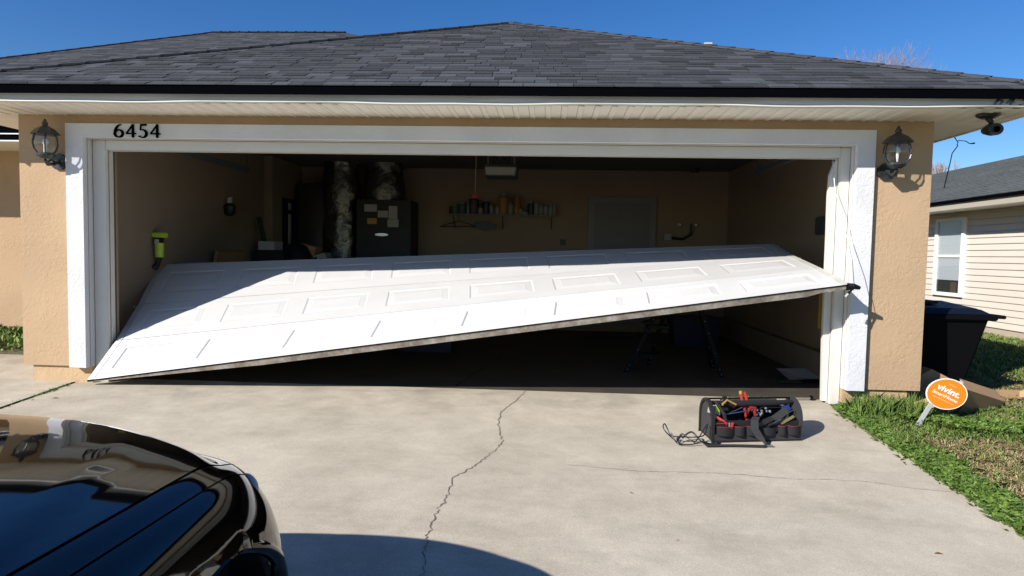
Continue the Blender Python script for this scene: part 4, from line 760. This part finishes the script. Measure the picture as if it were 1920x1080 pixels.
GG = leafmat('green_grass', (.10, .17, .03), (.15, .21, .05)); DG = leafmat('dry_grass', (.30, .22, .11), (.40, .31, .17)); WD = leafmat('weed_leaf', (.065, .125, .02), (.12, .19, .035))
def noise2(x, y):
    return (np.sin(x*2.1+1.3*np.sin(y*1.7))+np.sin(y*2.7+1.1*np.sin(x*2.9)+2)+.6*np.sin(x*6.3+y*4.1)+.5*np.sin(x*-5.1+y*7.7))/3
def scatter(n, x0, x1, y0, y1): return np.stack([rng.uniform(x0, x1, n), rng.uniform(y0, y1, n)], 1)
edge = 2.56
def excl(p): return p[~(((p[:, 0] < 3.25) & (p[:, 1] > .02)) | ((p[:, 0] > 8.15)))]
near = excl(scatter(90000, edge, 5.2, -3.0, 2.2)); far = excl(scatter(80000, 3.2, 8.2, 1.6, 12)); nz = noise2(near[:, 0], near[:, 1])
dE = near[:, 0]-edge-.06*np.sin(near[:, 1]*5)
wall = (near[:, 1] > -.75) & (near[:, 1] < .1) & (near[:, 0] < 3.9)
green = (nz > .35) | (dE < .28) | wall
r_ = rng.random(len(near)); sel = green & (r_ < .75) | (~green & (r_ < .22))
blades('green_grass', near[sel], .02, .06, .006, GG, 1.0); sel2 = ~green & (r_ >= .22) | (green & (r_ > .93) & (dE > .25)); blades('dry_grass', near[sel2], .015, .045, .005, DG, 1.6)
blades('far_grass', far, .02, .07, .012, GG, .9); blades('far_dry_grass', excl(scatter(30000, 3.2, 8.2, 1.6, 12)), .02, .05, .012, DG, 1.2)
wp = scatter(24000, edge-.03, edge+.36, -3.0, -.1); wdv = .16+.10*np.sin(wp[:, 1]*3.1)+.06*np.sin(wp[:, 1]*9); wp = wp[(wp[:, 0]-edge) < wdv]
blades('edge_weeds', wp, .02, .055, .012, WD, 1.0, broad=True)
wp = scatter(14000, edge+.05, 3.95, -.62, -.02); wp = wp[(wp[:, 1] > -.35-.22*np.sin(wp[:, 0]*4)-.1) & ~((wp[:, 0] > 3.4) & (wp[:, 1] > -.38))]; blades('wall_weeds', wp, .025, .075, .013, WD, .9, broad=True)
blades('tall_grass', scatter(900, 2.66, 3.25, -.28, .0), .09, .20, .007, GG, .45)
blades('joint_weeds', np.stack([rng.normal(-4.42, .014, 500), np.concatenate([rng.normal(-.28, .11, 350), rng.uniform(-.9, .0, 150)])], 1), .015, .04, .008, GG, .8)
blades('threshold_weeds', np.stack([rng.normal(1.92, .10, 120), rng.normal(.17, .03, 120)], 1), .03, .05, .012, GG, 1)
bl = scatter(2600, -8.2, -5.0, 1.5, 2.8); blades('planter_weeds', bl, .05, .22, .02, GG, .7, broad=True)
sb = MB(); sb.box(-9, XL-.02, 1.36, 2.88, -.04, .012); obj('planter_soil', sb, SOIL, kind='structure')
# leaf litter
LM = mat('dead_leaf', (.16, .08, .03), .9)
for x, y, l_, ds in [(2.48, -1.25, .03, 'small brown leaf at the grassy edge of the driveway'), (.534, -1.958, .014, 'tiny dead leaf on bare concrete right of the long crack'), (-3.266, -.656, .02, 'small dark leaf on concrete between the car and the fallen door'), (1.967, -2.517, .024, 'curled dead leaf at the lower right of the driveway'), (-4.2, -.5, .03, 'dark leaf on the concrete beside the weedy joint'), (.697, -2.496, .012, 'tiny leaf fragment near the bottom middle of the driveway')]:
    a = random.uniform(0, 3.14); mb = MB(); mb.add([(x-l_*math.cos(a), y-l_*math.sin(a), gz(y)+.004), (x+.3*l_*math.sin(a), y-.3*l_*math.cos(a), gz(y)+.012), (x+l_*math.cos(a), y+l_*math.sin(a), gz(y)+.005), (x-.3*l_*math.sin(a), y+.3*l_*math.cos(a), gz(y)+.01)], [(0, 1, 2, 3)])
    solo('fallen_leaf', mb, LM, ds, 'leaf', 'dead leaves on the driveway')

# ------------------------------------------------------------------ parked car
GR = -.22
car = thing('parked_car', 'glossy black car parked on the driveway at the lower left', 'car', (-1.96, -5.4, -.34))
CP = mat('car_paint', (.0015, .0015, .002), .035, spec=.5, coat=.35); XC = -1.96; HWD = 1.15
tilt = .06
def cz_(y, z): return z + K*(y+3.4)     # the car stands on the slope
def outline():
    raw = []
    for i in range(60):
        a = i/59*.80; raw.append((a, -3.40-.25*a**2.3))
    a0, y0 = raw[-1]; sl_ = -.25*2.3*a0**1.3; th0 = math.atan2(-sl_, 1)
    for k in range(1, 49):            # corner as an elliptic arc continuing the front tangent
        q = k/48; th = th0+(math.pi/2-th0)*(q*q*(3-2*q)); raw.append((raw[-1][0]+math.cos(th)*.0122, raw[-1][1]-math.sin(th)*.0122))
    sc2 = (HWD-a0)/(raw[-1][0]-a0); raw = raw[:60]+[(a0+(p[0]-a0)*sc2, y0+(p[1]-y0)*sc2) for p in raw[60:]]
    ye = raw[-1][1]; raw += [(HWD, ye-3.6*k/110) for k in range(1, 111)]
    return raw
OL = outline()
prof0 = [(.03, .0), (-.03, .06), (-.06, .16), (-.065, .28), (-.05, .40), (-.025, .48), (.015, .545), (.055, .59), (.09, .612), (.125, .622), (.165, .632), (.2, .64), (.30, .652), (.45, .668), (.62, .684), (.76, .690), (.86, .697), (.94, .702), (1.0, .705)]
prof = [tuple(p)[:2] for p in smooth_path([(a, b, 0) for a, b in prof0], 4)]
vs = []; NOL = len(OL)
nrm2 = []
for i in range(NOL):
    p, q = OL[max(i-1, 0)], OL[min(i+1, NOL-1)]; t2 = Vector((q[0]-p[0], q[1]-p[1])).normalized(); nrm2.append(Vector((t2.y, -t2.x)) if i else Vector((0, -1)))
for _ in range(6): nrm2 = [nrm2[0]]+[(nrm2[i-1]+nrm2[i]*2+nrm2[i+1]).normalized() for i in range(1, NOL-1)]+[nrm2[-1]]
def sst(x): x = max(0, min(1, x)); return x*x*(3-2*x)
for (a, y), nn2 in zip(OL, nrm2):
    for (ins, z) in prof:
        if ins <= .2: pos = Vector((a, y))+nn2*ins
        else:
            b2_ = Vector((a, y))+nn2*.2; pos = Vector((b2_.x*(1-(ins-.2)/.8), b2_.y+(max(0, b2_.x)*0+.0)))
            fy = -3.40-.25*max(pos.x, 0)**2.3-.2; k2 = max(0, min(1, (b2_.y+4.3)/.7)); fy2 = -3.40-.25*max(b2_.x, 0)**2.3-.2
            pos.y = b2_.y+(fy-fy2)*k2*k2*(3-2*k2)
        xx = max(pos.x, 0); back = max(0, min(1.2, -3.45-pos.y)); rise = .085*back*sst((z-.25)/.35); s_ = (-3.40-.25*min(xx, 1.0)**2.3)-pos.y
        zh = .708-.062*(xx/.95)**2.2-.06*max(0, 1-max(0, s_)/.34)**2
        crease = .007*sst(((.62+.28*(-3.5-pos.y))-xx)/.05+.5)*sst((s_-.12)/.3)*sst((ins-.12)/.1)
        wz = sst((ins-.10)/.09); z = z*(1-wz)+zh*wz; fr = max(0, 1-max(0, s_)/.30); drop = .055*fr**2*sst((ins-.03)/.12)*(1-wz)
        vs.append((max(0, pos.x), pos.y, cz_(pos.y, z+rise-drop+crease)))
J = len(prof); fs = [(i*J+j, i*J+j+1, (i+1)*J+j+1, (i+1)*J+j) for i in range(NOL-1) for j in range(J-1)]
bm = bmesh.new(); hv = [bm.verts.new((XC+v[0], v[1], v[2])) for v in vs]
for f in fs:
    try: bm.faces.new([hv[i] for i in f])
    except ValueError: pass
gm = bm.faces[:]; d2 = bmesh.ops.duplicate(bm, geom=bm.verts[:]+bm.edges[:]+bm.faces[:])
for v in [g for g in d2['geom'] if isinstance(g, bmesh.types.BMVert)]: v.co.x = 2*XC-v.co.x
bmesh.ops.remove_doubles(bm, verts=bm.verts, dist=.0008)
# wheel arches
WY, WZ, WR = -4.16, .09, .395
import copy
# split in panels
def cut(no, p): 
    bmesh.ops.bisect_plane(bm, geom=bm.verts[:]+bm.edges[:]+bm.faces[:], plane_co=p, plane_no=no)
for sx_ in (-1, 1):
    for e in (.962, .972, 1.040, 1.046): cut((1, 0, 0), (XC+sx_*e, 0, 0))
bmesh.ops.recalc_face_normals(bm, faces=bm.faces)
lay = {}
def region(f):
    c = f.calc_center_median(); ax_ = abs(c.x-XC); zt = c.z-K*(c.y+3.4)
    hub = Vector((0, c.y-WY, c.z-WZ)); 
    if ax_ > .95 and hub.length < WR+.012 and zt < .52: return 'cut'
    top = zt > .575
    if .962 < ax_ < .972 and top: return 'cut'
    if 1.040 < ax_ < 1.046 and zt > .55 and c.y < -3.66: return 'cut'
    if top and ax_ <= .962: return 'hood'
    if ax_ > .9 or (ax_ > .8 and c.y < -3.75): return 'fender_r' if c.x > XC else 'fender_l'
    return 'bumper'
parts = {}
for f in bm.faces: parts.setdefault(region(f), []).append([tuple(v.co) for v in f.verts])
import collections
HB = Vector((0, WY, WZ))
def snap(p):
    v = Vector((0, p[1], p[2]))-HB
    if abs(p[0]-XC) > 1.0 and abs(v.length-(WR+.012)) < .022 and p[2] > -.1:
        v = v.normalized()*(WR+.012); return (p[0], WY+v.y, WZ+v.z)
    return p
for k in parts: parts[k] = [[snap(p) for p in q] for q in parts[k]]
names = {'hood': 'hood', 'fender_r': 'fender', 'fender_l': 'fender', 'bumper': 'bumper'}
bm.free()
for k, fl_ in parts.items():
    if k == 'cut': continue
    mb = MB(); idx = {}; F = []
    for poly in fl_:
        ff = []
        for p in poly:
            key = tuple(round(c, 5) for c in p)
            if key not in idx: idx[key] = len(mb.v); mb.v.append(p)
            ff.append(idx[key])
        F.append(tuple(ff))
    mb.f = F; o = obj(names[k], mb, CP, car, smooth='all')
    o.data.set_sharp_from_angle(angle=math.radians(60))
# cabin, rear body and inner liner (mostly behind the camera)
mb = MB(); mb.box(XC-1.02, XC+1.02, -8.0, -3.85, -.2, .52); obj('chassis', mb, BLK, car)
mb = MB(); mb.hexa([(XC-1.13, -8.1, -.05), (XC+1.13, -8.1, -.05), (XC+1.13, -4.6, -.02), (XC-1.13, -4.6, -.02), (XC-1.1, -8.15, .55), (XC+1.1, -8.15, .55), (XC+1.06, -4.68, .66), (XC-1.06, -4.68, .66)]); obj('rear_body', mb, CP, car, bevel=.03)
mb = MB(); mb.hexa([(XC-1.0, -7.9, .55), (XC+1.0, -7.9, .55), (XC+1.0, -4.7, .66), (XC-1.0, -4.7, .66), (XC-.75, -7.3, 1.08), (XC+.75, -7.3, 1.08), (XC+.75, -5.55, 1.13), (XC-.75, -5.55, 1.13)]); obj('cabin', mb, mat('tinted_glass', (.01, .012, .012), .05, spec=.8), car, bevel=.04)
for sx_ in (-1, 1):
    for y in (WY, -7.1):
        mb = MB(); mb.tube([(XC+sx_*.86, y, WZ-.0), (XC+sx_*1.12, y, WZ)], .33, 32); wh = obj('wheel', mb, mat('tyre', (.02, .02, .02), .8), car, smooth=True, bevel=0)
        mb = MB(); mb.tube([(XC+sx_*1.0, y, WZ), (XC+sx_*1.125, y, WZ)], .21, 24); obj('rim', mb, STEEL, wh, smooth=True)
        mb = MB(); 
        for q in range(14):
            a0, a1 = math.pi*q/14-.1, math.pi*(q+1)/14-.1; r = WR+.03
            mb.add([(XC+sx_*.8, y+r*math.cos(a0), WZ+r*math.sin(a0)), (XC+sx_*1.10, y+r*math.cos(a0), WZ+r*math.sin(a0)), (XC+sx_*1.10, y+r*math.cos(a1), WZ+r*math.sin(a1)), (XC+sx_*.8, y+r*math.cos(a1), WZ+r*math.sin(a1))], [(0, 1, 2, 3)])
        if y == WY: obj('arch_liner', mb, BLK, car)
HLM = mat('headlight_lens', (.42, .41, .40), .35, spec=.2)
def side_x(y, z):
    zs = [p[1] for p in prof0[:8]]; ins = float(np.interp(z-K*(y+3.4), zs, [p[0] for p in prof0[:8]]))
    ys_ = [-p[1] for p in OL[58:]]; return float(np.interp(-y, ys_, [p[0] for p in OL[58:]]))-ins
for sx_ in (-1, 1):
    pts = []
    for q in range(49):
        a = math.pi*(-.06+1.1*q/48); y = WY+(WR+.014)*math.cos(a); z = WZ+(WR+.014)*math.sin(a)
        pts.append((XC+sx_*(side_x(y, z)-.006), y, z))
    obj('wheel_arch_lip', MB().tube(pts, .021, 8, sx=1.1), CP, car, smooth='all')
for sx_ in (-1, 1):
    mb = MB(); pts = [(XC+sx_*1.015, -3.745, .572), (XC+sx_*1.045, -3.77, .560), (XC+sx_*1.075, -3.81, .54), (XC+sx_*1.088, -3.86, .51)]
    mb.tube(smooth_path(pts, 4), [.004, .010, .015, .018, .02, .021, .021, .02, .018, .016, .013, .009, .004], 14); obj('headlight', mb, HLM, car, smooth=True)
